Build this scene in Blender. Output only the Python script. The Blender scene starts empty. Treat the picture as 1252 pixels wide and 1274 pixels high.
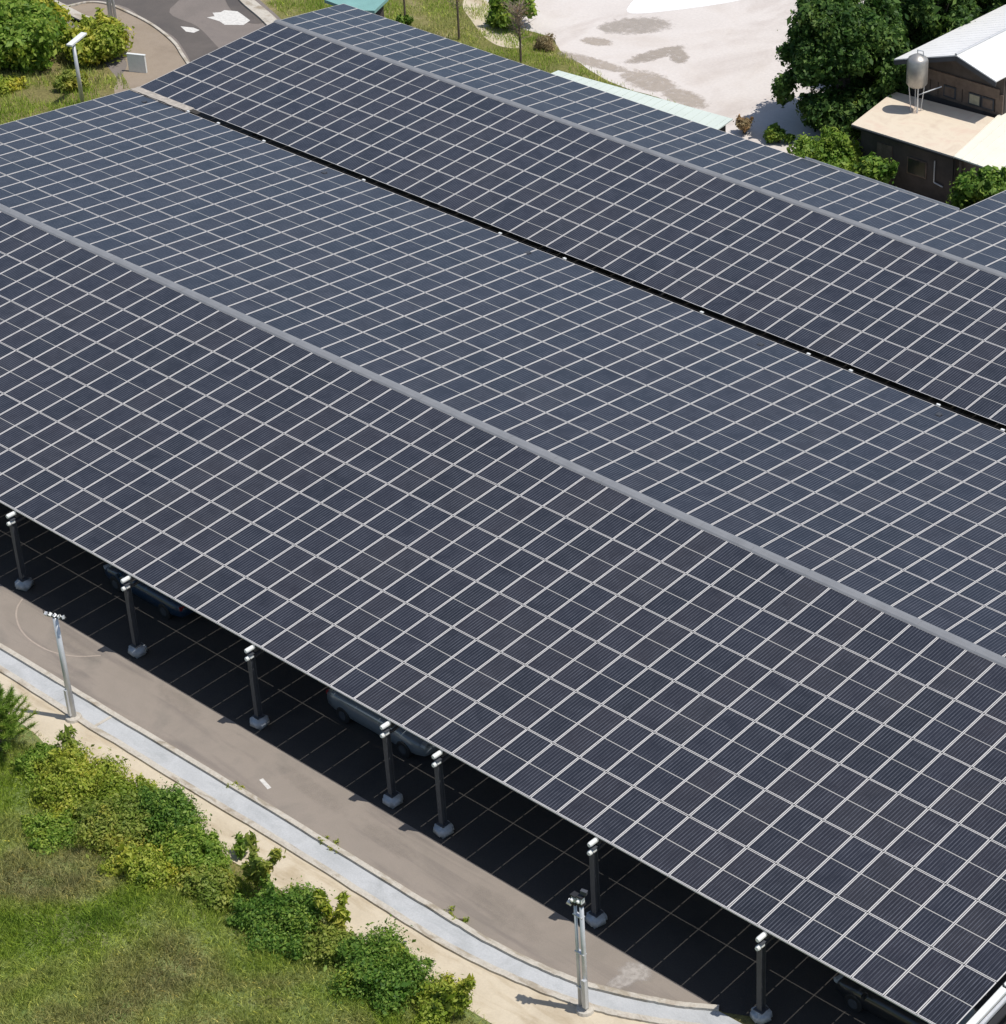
import bpy, bmesh, math, random
import numpy as np
from mathutils import Vector, Matrix, Euler
random.seed(7); RNG = np.random.default_rng(11)
C = bpy.context.scene.collection
SC = bpy.context.scene
# ------------------------------------------------------------------ camera
cam = bpy.data.cameras.new('camera'); camo = bpy.data.objects.new('camera', cam); C.objects.link(camo)
cam.sensor_fit = 'HORIZONTAL'; cam.sensor_width = 36; cam.lens = 86.587
cam.shift_x = -0.26082; cam.shift_y = -0.02735; cam.clip_end = 2000; cam.clip_start = 1
Rw = Matrix(((0.7753727, 0.6314968, 0.0029954), (-0.3358572, 0.4083506, 0.8487931), (0.5347869, -0.6591371, 0.5287166)))
camo.matrix_world = Matrix.Translation((69.3463583, -55.0280763, 51.7821086)) @ Rw.transposed().to_4x4()
SC.camera = camo
CAM = Vector((69.346, -55.028, 51.782))
# ------------------------------------------------------------------ light
SUN = Vector((0.385, 0.185, 1)).normalized()
w = bpy.data.worlds.new('World'); SC.world = w; w.use_nodes = True
nt = w.node_tree; bg = nt.nodes['Background']
sky = nt.nodes.new('ShaderNodeTexSky'); sky.sky_type = 'NISHITA'; sky.sun_disc = False
sky.sun_elevation = math.asin(SUN.z); sky.sun_rotation = math.atan2(SUN.x, SUN.y)
sky.air_density = 1.0; sky.dust_density = 1.0; sky.ozone_density = 1.0
nt.links.new(sky.outputs[0], bg.inputs[0]); bg.inputs[1].default_value = 0.11
sl = bpy.data.lights.new('sun', 'SUN'); sl.energy = 4.0; sl.angle = math.radians(0.5); sl.color = (1, 0.955, 0.89)
so = bpy.data.objects.new('sun', sl); C.objects.link(so); so.rotation_euler = SUN.to_track_quat('Z', 'Y').to_euler()
SC.view_settings.view_transform = 'Standard'; SC.view_settings.look = 'None'
SC.view_settings.exposure = 0.0; SC.view_settings.gamma = 1
# ------------------------------------------------------------------ materials
def new_mat(name):
    m = bpy.data.materials.new(name); m.use_nodes = True
    return m, m.node_tree, m.node_tree.nodes['Principled BSDF']
def N(nt, t, **k):
    n = nt.nodes.new(t)
    for a, v in k.items(): setattr(n, a, v)
    return n
def ramp(nt, src, stops):
    r = N(nt, 'ShaderNodeValToRGB'); el = r.color_ramp.elements
    while len(el) < len(stops): el.new(0.5)
    for e, (p, c) in zip(el, stops): e.position = p; e.color = (*c, 1)
    nt.links.new(src, r.inputs[0]); return r.outputs[0]
def noise(nt, scale, detail=4, rough=0.6, dist=0.0, off=(0, 0, 0), stretch=(1, 1, 1)):
    g = N(nt, 'ShaderNodeNewGeometry'); mp = N(nt, 'ShaderNodeMapping')
    mp.inputs['Location'].default_value = off; mp.inputs['Scale'].default_value = stretch
    nt.links.new(g.outputs['Position'], mp.inputs[0])
    n = N(nt, 'ShaderNodeTexNoise'); n.inputs['Scale'].default_value = scale; n.inputs['Detail'].default_value = detail
    n.inputs['Roughness'].default_value = rough; n.inputs['Distortion'].default_value = dist
    nt.links.new(mp.outputs[0], n.inputs['Vector']); return n.outputs['Fac']
def mix(nt, f, a, b, mode='MIX'):
    m = N(nt, 'ShaderNodeMix', data_type='RGBA', blend_type=mode)
    for s, v in ((m.inputs[0], f), (m.inputs[6], a), (m.inputs[7], b)):
        if isinstance(v, (int, float)): s.default_value = v
        elif isinstance(v, tuple): s.default_value = (*v, 1)
        else: nt.links.new(v, s)
    return m.outputs[2]
def bump(nt, b, h, strength=0.3, dist=0.02):
    bn = N(nt, 'ShaderNodeBump'); bn.inputs['Strength'].default_value = strength; bn.inputs['Distance'].default_value = dist
    nt.links.new(h, bn.inputs['Height']); nt.links.new(bn.outputs[0], b.inputs['Normal'])
def ground_mat(name, c1, c2, c3=None, big=0.12, fine=14, rough=0.9, speck=0.12, bmp=0.3, stretch=(1, 1, 1)):
    m, nt, b = new_mat(name)
    a = ramp(nt, noise(nt, big, 6, 0.62, 0.4, stretch=stretch), [(0.32, c1), (0.52, c2), (0.7, c3 or c1)])
    f = ramp(nt, noise(nt, fine, 3, 0.7), [(0.3, (1 - speck * 2,) * 3), (0.7, (1 + speck,) * 3)])
    nt.links.new(mix(nt, 1.0, a, f, 'MULTIPLY'), b.inputs['Base Color'])
    b.inputs['Roughness'].default_value = rough; b.inputs['Specular IOR Level'].default_value = 0.25
    bump(nt, b, noise(nt, fine * 1.4, 3), bmp); return m
def plain(name, c, rough=0.6, metal=0.0, var=0.12, scale=3.0, spec=0.4):
    m, nt, b = new_mat(name)
    f = noise(nt, scale, 5, 0.65)
    nt.links.new(ramp(nt, f, [(0.3, tuple(x * (1 - var) for x in c)), (0.7, tuple(min(1, x * (1 + var)) for x in c))]), b.inputs['Base Color'])
    b.inputs['Roughness'].default_value = rough; b.inputs['Metallic'].default_value = metal
    b.inputs['Specular IOR Level'].default_value = spec
    return m
def leaf_mat(name, dark, mid, light, patch=0.7, trans=0.42):
    m, nt, b = new_mat(name)
    g = N(nt, 'ShaderNodeNewGeometry')
    c = ramp(nt, g.outputs['Random Per Island'], [(0.0, dark), (0.5, mid), (1.0, light)])
    p = ramp(nt, noise(nt, patch, 3, 0.6, 0.3), [(0.3, (0.6, 0.75, 0.6)), (0.55, (1.05, 1.03, 0.95)), (0.72, (1.5, 1.15, 0.8))])
    col = mix(nt, 1.0, c, p, 'MULTIPLY')
    nt.links.new(col, b.inputs['Base Color']); b.inputs['Roughness'].default_value = 0.55
    b.inputs['Specular IOR Level'].default_value = 0.3
    t = N(nt, 'ShaderNodeBsdfTranslucent'); nt.links.new(col, t.inputs[0])
    ms = N(nt, 'ShaderNodeMixShader'); ms.inputs[0].default_value = trans
    nt.links.new(b.outputs[0], ms.inputs[1]); nt.links.new(t.outputs[0], ms.inputs[2])
    nt.links.new(ms.outputs[0], nt.nodes['Material Output'].inputs[0]); return m

M = {}
M['ground'] = ground_mat('dry_ground', (0.16, 0.15, 0.055), (0.21, 0.185, 0.07), (0.25, 0.19, 0.11), big=0.35, fine=9, speck=0.25)
M['hill'] = ground_mat('hill_soil', (0.13, 0.19, 0.05), (0.17, 0.21, 0.07), (0.20, 0.18, 0.10), big=0.5, fine=7)
M['bay_shade'] = ground_mat('bay_shaded_asphalt', (0.050, 0.047, 0.044), (0.060, 0.056, 0.052), (0.043, 0.041, 0.039), big=0.3, fine=20, speck=0.12)  # bay asphalt painted darker to deepen the shade under the canopy
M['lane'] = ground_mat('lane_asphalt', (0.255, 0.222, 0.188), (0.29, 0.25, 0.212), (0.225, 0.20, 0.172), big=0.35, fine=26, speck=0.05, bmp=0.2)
def streak(m, col, scale, stretch, lo_, hi_):
    nt = m.node_tree; b = nt.nodes['Principled BSDF']; src = b.inputs['Base Color'].links[0].from_socket
    f = ramp(nt, noise(nt, scale, 5, 0.6, 0.6, off=(9, 4, 0), stretch=stretch), [(lo_, (1, 1, 1)), (hi_, col)])
    nt.links.new(mix(nt, 1.0, src, f, 'MULTIPLY'), b.inputs['Base Color'])
streak(M['lane'], (0.80, 0.80, 0.82), 1.3, (0.12, 1, 1), 0.52, 0.66)
M['path'] = ground_mat('sandy_path', (0.53, 0.455, 0.34), (0.59, 0.51, 0.385), (0.49, 0.415, 0.305), big=0.5, fine=12, speck=0.03)
M['drain'] = ground_mat('drain_concrete', (0.44, 0.45, 0.455), (0.49, 0.50, 0.505), (0.39, 0.40, 0.40), big=0.6, fine=16, speck=0.05)
streak(M['path'], (0.80, 0.76, 0.70), 1.6, (0.25, 1, 1), 0.5, 0.68)
M['kerb'] = ground_mat('kerb_concrete', (0.47, 0.43, 0.37), (0.54, 0.50, 0.43), (0.42, 0.36, 0.29), big=1.2, fine=14, speck=0.08)
streak(M['drain'], (0.88, 0.89, 0.89), 1.8, (0.3, 1, 1), 0.5, 0.66)
streak(M['kerb'], (0.70, 0.66, 0.60), 2.2, (0.4, 1, 1), 0.5, 0.62)
M['sand'] = ground_mat('pale_lot', (0.60, 0.55, 0.51), (0.65, 0.60, 0.56), (0.58, 0.52, 0.47), big=0.15, fine=6, speck=0.04)
streak(M['sand'], (0.88, 0.86, 0.85), 0.22, (1, 0.45, 1), 0.50, 0.62)
M['damp'] = ground_mat('damp_sand', (0.33, 0.28, 0.235), (0.41, 0.35, 0.30), (0.36, 0.31, 0.25), big=0.6, fine=9, speck=0.06)
M['road'] = ground_mat('grey_road', (0.19, 0.165, 0.148), (0.22, 0.19, 0.17), (0.17, 0.15, 0.138), big=0.25, fine=14, speck=0.06)
M['roaddark'] = ground_mat('dark_road', (0.10, 0.09, 0.085), (0.125, 0.11, 0.10), (0.15, 0.13, 0.118), big=0.3, fine=14, speck=0.06)
M['pave'] = ground_mat('tan_paving', (0.28, 0.225, 0.165), (0.32, 0.26, 0.20), (0.25, 0.20, 0.15), big=0.3, fine=14, speck=0.06)
M['lawn'] = ground_mat('patchy_lawn', (0.14, 0.15, 0.04), (0.20, 0.19, 0.06), (0.34, 0.28, 0.16), big=0.45, fine=9, speck=0.25)
M['paint'] = plain('road_paint', (0.62, 0.60, 0.56), 0.8, var=0.2, scale=6)
M['faint'] = plain('worn_paint', (0.37, 0.31, 0.26), 0.85, var=0.15, scale=5)
M['galv'] = plain('galvanised_steel', (0.60, 0.61, 0.62), 0.45, 0.35, 0.1, 4)
M['alu'] = plain('frame_aluminium', (0.60, 0.58, 0.56), 0.5, 0.0, 0.06, 3, 0.3)
M['cap'] = plain('ridge_flashing', (0.235, 0.24, 0.25), 0.5, 0.1, 0.10, 1.2)
M['steel'] = plain('dark_steel', (0.055, 0.06, 0.07), 0.6, 0.0, 0.15, 4)
M['under'] = plain('rafter_steel', (0.07, 0.07, 0.075), 0.6, 0.0, 0.15, 4)
M['whitesteel'] = plain('white_steel', (0.74, 0.75, 0.72), 0.45, 0.0, 0.06, 5)
M['foot'] = plain('footing_concrete', (0.36, 0.39, 0.42), 0.9, 0.0, 0.2, 5)
M['bark'] = plain('bark', (0.13, 0.10, 0.075), 0.9, 0, 0.3, 6)
M['twig'] = plain('twig', (0.32, 0.25, 0.19), 0.9, 0, 0.3, 6)
M['whiteroof'] = plain('white_sheet_roof', (0.86, 0.85, 0.83), 0.5, 0.0, 0.04, 0.8)
M['creamroof'] = plain('cream_sheet_roof', (0.76, 0.73, 0.62), 0.6, 0.0, 0.04, 1.2)
M['mint'] = plain('mint_sheet', (0.60, 0.66, 0.60), 0.55, 0.0, 0.05, 0.8)
M['teal'] = plain('teal_sheet', (0.20, 0.38, 0.35), 0.5, 0.0, 0.1, 1.0)
M['darkwall'] = plain('dark_brown_wall', (0.075, 0.062, 0.055), 0.8, 0.0, 0.25, 1.6)
M['woodwall'] = plain('weathered_boards', (0.15, 0.11, 0.085), 0.8, 0.0, 0.3, 2.5)
M['pane'] = plain('lit_pane', (0.42, 0.38, 0.26), 0.35, 0.0, 0.2, 3)  # lit look of the barn window put into the pane colour
M['black'] = plain('black_rubber', (0.02, 0.02, 0.022), 0.6, 0, 0.1, 4)
M['stainless'] = plain('stainless', (0.42, 0.40, 0.37), 0.4, 0.55, 0.15, 3)
M['dust'] = plain('dusty_cover', (0.40, 0.36, 0.31), 0.8, 0, 0.25, 4)
def tanroof():
    m, nt, b = new_mat('tan_membrane_roof')
    a = ramp(nt, noise(nt, 0.9, 6, 0.65, 0.5), [(0.3, (0.60, 0.49, 0.38)), (0.5, (0.68, 0.59, 0.46)), (0.72, (0.64, 0.50, 0.39))])
    nt.links.new(a, b.inputs['Base Color']); b.inputs['Roughness'].default_value = 0.85; return m
M['tanroof'] = tanroof()
def glass_mat():
    m, nt, b = new_mat('solar_cell_glass')
    uv = N(nt, 'ShaderNodeUVMap', uv_map='uv'); sp = N(nt, 'ShaderNodeSeparateXYZ'); nt.links.new(uv.outputs[0], sp.inputs[0])
    def math_(op, a, b_=None):
        n = N(nt, 'ShaderNodeMath', operation=op)
        for i, v in enumerate((a, b_)):
            if v is None: continue
            if isinstance(v, (int, float)): n.inputs[i].default_value = v
            else: nt.links.new(v, n.inputs[i])
        return n.outputs[0]
    # 12 cell strips with silver busbars between; v = 0.5 is the pale half-cut strip
    fx = math_('ABSOLUTE', math_('SUBTRACT', math_('FRACT', math_('MULTIPLY', sp.outputs[0], 9.0)), 0.5))
    bar = math_('MULTIPLY', math_('GREATER_THAN', fx, 0.35), ramp(nt, noise(nt, 1.3, 3, 0.7, 0.5, off=(5, 1, 0)), [(0.3, (0.25,) * 3), (0.65, (1.0,) * 3)]))
    cell = math_('ABSOLUTE', math_('SUBTRACT', math_('FRACT', math_('MULTIPLY', sp.outputs[0], 6.0)), 0.5))
    gap6 = math_('GREATER_THAN', cell, 0.485)
    fv = math_('ABSOLUTE', math_('SUBTRACT', math_('FRACT', math_('MULTIPLY', sp.outputs[1], 24.0)), 0.5))
    gapv = math_('GREATER_THAN', fv, 0.475)
    mid = math_('LESS_THAN', math_('ABSOLUTE', math_('SUBTRACT', sp.outputs[1], 0.5)), 0.0065)
    at = N(nt, 'ShaderNodeAttribute', attribute_name='tone')
    base = ramp(nt, at.outputs['Fac'], [(0.0, (0.020, 0.022, 0.027)), (0.35, (0.024, 0.027, 0.040)), (0.7, (0.030, 0.030, 0.038)), (1.0, (0.034, 0.036, 0.043))])
    dusty = ramp(nt, noise(nt, 0.8, 5, 0.6, 0.5), [(0.35, (0.58, 0.45, 0.35)), (0.7, (0.88, 0.70, 0.56))])
    base = mix(nt, 1.0, base, dusty, 'MULTIPLY')
    c = mix(nt, math_('MULTIPLY', bar, 0.8), base, (0.105, 0.108, 0.125))
    c = mix(nt, math_('MULTIPLY', gap6, 0.5), c, (0.14, 0.14, 0.14))
    c = mix(nt, math_('MULTIPLY', gapv, 0.10), c, (0.14, 0.14, 0.14))
    c = mix(nt, mid, c, (0.46, 0.44, 0.40))
    nt.links.new(c, b.inputs['Base Color']); b.inputs['Roughness'].default_value = 0.12
    b.inputs['IOR'].default_value = 1.9
    b.inputs['Sheen Weight'].default_value = 0.06; b.inputs['Sheen Roughness'].default_value = 0.35; b.inputs['Sheen Tint'].default_value = (0.75, 0.83, 1, 1); b.inputs['Specular IOR Level'].default_value = 0.5
    bump(nt, b, noise(nt, 0.9, 2, 0.5), 0.12, 0.05)
    return m
M['glass'] = glass_mat()
def car_paint(name, c):
    m, nt, b = new_mat(name); b.inputs['Base Color'].default_value = (*c, 1); b.inputs['Roughness'].default_value = 0.35
    b.inputs['Coat Weight'].default_value = 0.6; b.inputs['Coat Roughness'].default_value = 0.05
    return m
M['carglass'] = car_paint('car_glass', (0.015, 0.018, 0.02))
M['leaf_yellow'] = leaf_mat('leaf_yellow_green', (0.17, 0.24, 0.02), (0.36, 0.43, 0.05), (0.6, 0.6, 0.13))
M['leaf_green'] = leaf_mat('leaf_mid_green', (0.1, 0.19, 0.02), (0.22, 0.35, 0.045), (0.42, 0.52, 0.11))
M['leaf_dark'] = leaf_mat('leaf_dark_green', (0.065, 0.15, 0.02), (0.15, 0.27, 0.04), (0.33, 0.45, 0.09))
M['leaf_tree'] = leaf_mat('leaf_tree', (0.03, 0.075, 0.016), (0.075, 0.155, 0.03), (0.19, 0.3, 0.075), patch=0.5)
M['leaf_olive'] = leaf_mat('leaf_olive', (0.16, 0.22, 0.03), (0.28, 0.35, 0.06), (0.46, 0.48, 0.13))
M['leaf_brown'] = leaf_mat('leaf_dry', (0.24, 0.17, 0.09), (0.36, 0.26, 0.15), (0.46, 0.36, 0.22))
def grass_mat():
    m, nt, b = new_mat('hill_grass')
    g = N(nt, 'ShaderNodeNewGeometry')
    tone = noise(nt, 0.22, 3, 0.5, 0.6, off=(3, 7, 0), stretch=(1, 1, 0.1))
    a = ramp(nt, tone, [(0.28, (0.24, 0.38, 0.055)), (0.42, (0.36, 0.48, 0.07)), (0.50, (0.46, 0.54, 0.13)), (0.60, (0.48, 0.49, 0.18)), (0.70, (0.42, 0.40, 0.18)), (0.8, (0.28, 0.36, 0.10))])
    r = ramp(nt, g.outputs['Random Per Island'], [(0.0, (0.55, 0.6, 0.55)), (0.6, (1.0, 1.0, 1.0)), (0.93, (1.3, 1.25, 1.2)), (1.0, (2.2, 1.9, 1.7))])
    col = mix(nt, 1.0, a, r, 'MULTIPLY'); nt.links.new(col, b.inputs['Base Color'])
    b.inputs['Roughness'].default_value = 0.6; b.inputs['Specular IOR Level'].default_value = 0.25
    t = N(nt, 'ShaderNodeBsdfTranslucent'); nt.links.new(col, t.inputs[0])
    ms = N(nt, 'ShaderNodeMixShader'); ms.inputs[0].default_value = 0.38
    nt.links.new(b.outputs[0], ms.inputs[1]); nt.links.new(t.outputs[0], ms.inputs[2])
    nt.links.new(ms.outputs[0], nt.nodes['Material Output'].inputs[0]); return m
M['grass'] = grass_mat()
# ------------------------------------------------------------------ helpers
def link(name, me, mat, parent=None, loc=None, smooth=False):
    o = bpy.data.objects.new(name, me); C.objects.link(o)
    for mm in (mat if isinstance(mat, (list, tuple)) else [mat]): me.materials.append(mm)
    if parent is not None: o.parent = parent
    if loc is not None: o.location = loc
    if smooth:
        me.polygons.foreach_set('use_smooth', [True] * len(me.polygons))
    return o
def tag(o, label, cat, group=None, kind=None):
    if kind == 'structure': o['kind'] = kind
    else:
        o['label'] = label; o['category'] = cat
        if group: o['group'] = group
        if kind: o['kind'] = kind
    return o
def empty(name, loc, label, cat, group=None):
    o = bpy.data.objects.new(name, None); o.empty_display_size = 0.3; C.objects.link(o); o.location = loc
    return tag(o, label, cat, group)
class MB:
    def __init__(s): s.v = []; s.f = []; s.m = []
    def add(s, vs, fs, mi=0):
        k = len(s.v); s.v += [tuple(v) for v in vs]; s.f += [tuple(k + i for i in f) for f in fs]; s.m += [mi] * len(fs); return s
    def box(s, c, d, rot=None, mi=0, bev=0):
        x, y, z = [q / 2 for q in d]
        vs = [Vector((a * x, b_ * y, e * z)) for a in (-1, 1) for b_ in (-1, 1) for e in (-1, 1)]
        if rot is not None:
            R = rot if isinstance(rot, Matrix) else Euler(rot).to_matrix(); vs = [R @ v for v in vs]
        vs = [v + Vector(c) for v in vs]
        return s.add(vs, [(0, 1, 3, 2), (4, 6, 7, 5), (0, 4, 5, 1), (2, 3, 7, 6), (0, 2, 6, 4), (1, 5, 7, 3)], mi)
    def bar(s, a, b, wd, h, mi=0):
        a, b = Vector(a), Vector(b); d = b - a; q = d.to_track_quat('Y', 'Z').to_matrix()
        return s.box((a + b) / 2, (wd, d.length, h), q, mi)
    def tube(s, pts, rad, n=8, mi=0, caps=True):
        pts = [Vector(p) for p in pts]; rad = rad if isinstance(rad, (list, tuple)) else [rad] * len(pts)
        rings = []; k0 = len(s.v)
        for i, p in enumerate(pts):
            d = (pts[min(i + 1, len(pts) - 1)] - pts[max(i - 1, 0)]).normalized()
            u = d.cross(Vector((0.13, 0.05, 1) if abs(d.z) < 0.95 else (1, 0.1, 0))).normalized(); v = d.cross(u)
            s.v += [tuple(p + (u * math.cos(t) + v * math.sin(t)) * rad[i]) for t in [2 * math.pi * j / n for j in range(n)]]
        for i in range(len(pts) - 1):
            for j in range(n):
                a = k0 + i * n + j; b = k0 + i * n + (j + 1) % n
                s.f.append((a, b, b + n, a + n)); s.m.append(mi)
        if caps:
            s.f.append(tuple(k0 + j for j in reversed(range(n)))); s.m.append(mi)
            s.f.append(tuple(k0 + (len(pts) - 1) * n + j for j in range(n))); s.m.append(mi)
        return s
    def build(s, name, mat, parent=None, loc=None, smooth=False):
        me = bpy.data.meshes.new(name); me.from_pydata(s.v, [], s.f)
        if any(s.m): me.polygons.foreach_set('material_index', s.m)
        me.update(); return link(name, me, mat, parent, loc, smooth)
def catmull(pts, n=6, closed=False):
    P = [Vector((p[0], p[1])) for p in pts]; out = []; L = len(P)
    rng = range(L) if closed else range(L - 1)
    for i in rng:
        g = lambda k: P[k % L] if closed else P[max(0, min(L - 1, k))]
        a, b, c, d = g(i - 1), g(i), g(i + 1), g(i + 2)
        for j in range(n):
            t = j / n
            out.append(0.5 * ((2 * b) + (c - a) * t + (2 * a - 5 * b + 4 * c - d) * t * t + (3 * b - a - 3 * c + d) * t ** 3))
    if not closed: out.append(P[-1])
    return out
def sheet(name, pts, z, mat, smooth=True, n=5, kind='structure', jitter=0.0):
    Q = catmull(pts, n, True) if smooth else [Vector(p) for p in pts]
    if jitter: Q = [q + Vector((random.uniform(-jitter, jitter), random.uniform(-jitter, jitter))) for q in Q]
    bm = bmesh.new(); vs = [bm.verts.new((q.x, q.y, z)) for q in Q]; f = bm.faces.new(vs)
    bmesh.ops.triangulate(bm, faces=[f])
    for f in bm.faces:
        if f.normal.z < 0: f.normal_flip()
    me = bpy.data.meshes.new(name); bm.to_mesh(me); bm.free()
    o = link(name, me, mat)
    if kind: o['kind'] = kind
    return o
def ribbon(mb, A, B, z0, z1, mi=0):   # solid strip between two polylines
    n = len(A); k = len(mb.v)
    for a, b in zip(A, B):
        mb.v += [(a.x, a.y, z0), (a.x, a.y, z1), (b.x, b.y, z1), (b.x, b.y, z0)]
    for i in range(n - 1):
        p = k + 4 * i; q = p + 4
        for a, b in ((0, 1), (1, 2), (2, 3)):
            mb.f.append((p + a, q + a, q + b, p + b)); mb.m.append(mi)
    mb.f += [(k, k + 1, k + 2, k + 3), (k + 4 * n - 1, k + 4 * n - 2, k + 4 * n - 3, k + 4 * n - 4)]; mb.m += [mi, mi]
def offset(line, d):
    out = []
    for i, p in enumerate(line):
        t = (line[min(i + 1, len(line) - 1)] - line[max(i - 1, 0)]).normalized()
        out.append(p + Vector((-t.y, t.x)) * d)
    return out
def soft_stain(name, spots, z, c, strength=.9):
    # damp or worn patch: alpha falls off irregularly from a few ellipses (x, y, rx, ry, rot)
    m, nt, b = new_mat(name + '_stain'); b.inputs['Roughness'].default_value = 0.9
    nt.links.new(ramp(nt, noise(nt, 1.5, 5, .65), [(.3, tuple(x * .92 for x in c)), (.7, tuple(x * 1.08 for x in c))]), b.inputs['Base Color'])
    g = N(nt, 'ShaderNodeNewGeometry'); acc = None
    for (x, y, rx, ry, ro) in spots:
        mp = N(nt, 'ShaderNodeMapping', vector_type='TEXTURE'); mp.inputs['Location'].default_value = (x, y, z); mp.inputs['Rotation'].default_value = (0, 0, ro); mp.inputs['Scale'].default_value = (rx * 1.5, ry * 1.5, 1)
        nt.links.new(g.outputs['Position'], mp.inputs[0]); gr = N(nt, 'ShaderNodeTexGradient', gradient_type='SPHERICAL'); nt.links.new(mp.outputs[0], gr.inputs[0])
        if acc is None: acc = gr.outputs['Fac']
        else:
            mx = N(nt, 'ShaderNodeMath', operation='MAXIMUM'); nt.links.new(acc, mx.inputs[0]); nt.links.new(gr.outputs['Fac'], mx.inputs[1]); acc = mx.outputs[0]
    sc = 1.2 / max(.3, min(s_[3] for s_ in spots))
    nz = N(nt, 'ShaderNodeMath', operation='MULTIPLY_ADD'); nt.links.new(noise(nt, sc, 5, .65, .3), nz.inputs[0]); nz.inputs[1].default_value = .9; nz.inputs[2].default_value = -.45
    gt = N(nt, 'ShaderNodeMath', operation='MINIMUM'); nt.links.new(acc, gt.inputs[0]); gt.inputs[1].default_value = .42
    ad = N(nt, 'ShaderNodeMath', operation='ADD'); nt.links.new(gt.outputs[0], ad.inputs[0]); nt.links.new(nz.outputs[0], ad.inputs[1])
    cut = ramp(nt, acc, [(0.0, (0, 0, 0)), (.08, (1, 1, 1))])
    al = mix(nt, 1.0, ramp(nt, ad.outputs[0], [(.12, (0, 0, 0)), (.50, (strength,) * 3)]), cut, 'MULTIPLY'); nt.links.new(al, b.inputs['Alpha'])
    x0 = min(p[0] - 1.6 * max(p[2:4]) for p in spots); x1 = max(p[0] + 1.6 * max(p[2:4]) for p in spots); y0 = min(p[1] - 1.6 * max(p[2:4]) for p in spots); y1 = max(p[1] + 1.6 * max(p[2:4]) for p in spots)
    if name == 'road_stain': y0, y1 = max(y0, -16.65), min(y1, -14.44)
    return sheet(name, [(x0, y0), (x1, y0), (x1, y1), (x0, y1)], z, m, False)
# ------------------------------------------------------------------ ground and roads
def hill_z(x, y):
    d = -19.0 - y
    base = 0 if d <= 0 else 0.16 * d * min(1, d / 3)
    return base + (0.16 * math.sin(x * 0.6 + y * 0.4) + 0.12 * math.sin(x * 0.27 - y * 0.9 + 1)) * min(1, max(0, d / 3))
sheet('ground', [(-400, -400), (500, -400), (500, 600), (-400, 600)], -0.02, M['ground'], False)
g = MB(); nx, ny = 90, 60; X0, X1, Y0, Y1 = -70, 70, -70, -18.9
for j in range(ny + 1):
    for i in range(nx + 1):
        x = X0 + (X1 - X0) * i / nx; y = Y1 + (Y0 - Y1) * (j / ny) ** 1.5
        g.v.append((x, y, hill_z(x, y) - 0.012 + (0.0 if j else -0.2)))
for j in range(ny):
    for i in range(nx):
        a = j * (nx + 1) + i; g.f.append((a, a + nx + 1, a + nx + 2, a + 1)); g.m.append(0)
g.build('hillside', M['hill'], smooth=True)['kind'] = 'structure'
UP = [(-60, -16.9), (-30, -16.9), (-8, -16.88), (2.46, -16.87), (8.44, -16.84), (14.4, -16.78), (19.4, -16.76), (24.3, -16.76), (26.9, -16.76), (28.9, -16.6), (30.6, -16.32), (31.6, -16.0), (32.9, -15.46), (33.85, -15.0), (34.7, -14.45)]
LO = [(-60, -17.8), (-30, -17.8), (-8, -17.8), (3.0, -17.78), (8.4, -17.83), (14.4, -17.8), (19.4, -17.74), (24.3, -17.78), (27.0, -17.72), (29.2, -17.46), (31.1, -17.08), (32.4, -16.66), (33.6, -16.1), (34.9, -15.4), (36.2, -14.6)]
_wr = random.Random(9)
up = [p + Vector((0, _wr.gauss(0, .007))) for p in catmull(UP, 9)]; lo = [p + Vector((0, _wr.gauss(0, .008))) for p in catmull(LO, 9)]
sheet('parking_bay_shade', [(-31, -14.47), (34.9, -14.47), (35.6, -14.1), (46.5, -14.1), (46.5, 30.5), (-31, 30.5)], -0.004, M['bay_shade'], False)  # dark sheet ends on the canopy's shadow line, shade put into its colour
lane = [Vector((-60, -14.43))] + [Vector((34.72, -14.43))] + list(reversed([p + Vector((0, 0.02)) for p in up]))
sheet('lane', lane, 0.0, M['lane'], False)
path_lo = [(38, -16.4), (34, -18.3), (31, -19.2), (27, -19.25), (22, -19.2), (16, -19.35), (10, -19.3), (4, -19.5), (-10, -19.4), (-60, -19.4)]
sheet('path', [p - Vector((0, 0.0)) for p in lo] + [Vector((38, -14.6))] + [Vector(p) for p in path_lo], 0.0, M['path'], False)
d = MB(); ribbon(d, offset(up, -0.10), offset(lo, 0.14), -0.015, 0.006); d.build('drain', M['drain'])['kind'] = 'structure'
k = MB(); ribbon(k, offset(up, 0.07), offset(up, -0.12), -0.015, 0.10); k.build('kerb', M['kerb'])['kind'] = 'structure'
k = MB(); ribbon(k, offset(lo, 0.16), offset(lo, -0.06), -0.015, 0.075); k.build('kerb', M['kerb'])['kind'] = 'structure'
# concrete joints over the drain near the first mast
for x in (6.3, 8.9):
    k = MB(); k.box((x + 0.1, -17.3, 0.014), (0.9 if x < 7 else 0.12, 0.86, 0.012)); o = k.build('drain_slab', M['kerb'] if x > 7 else M['drain']); o['kind'] = 'structure'
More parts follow.
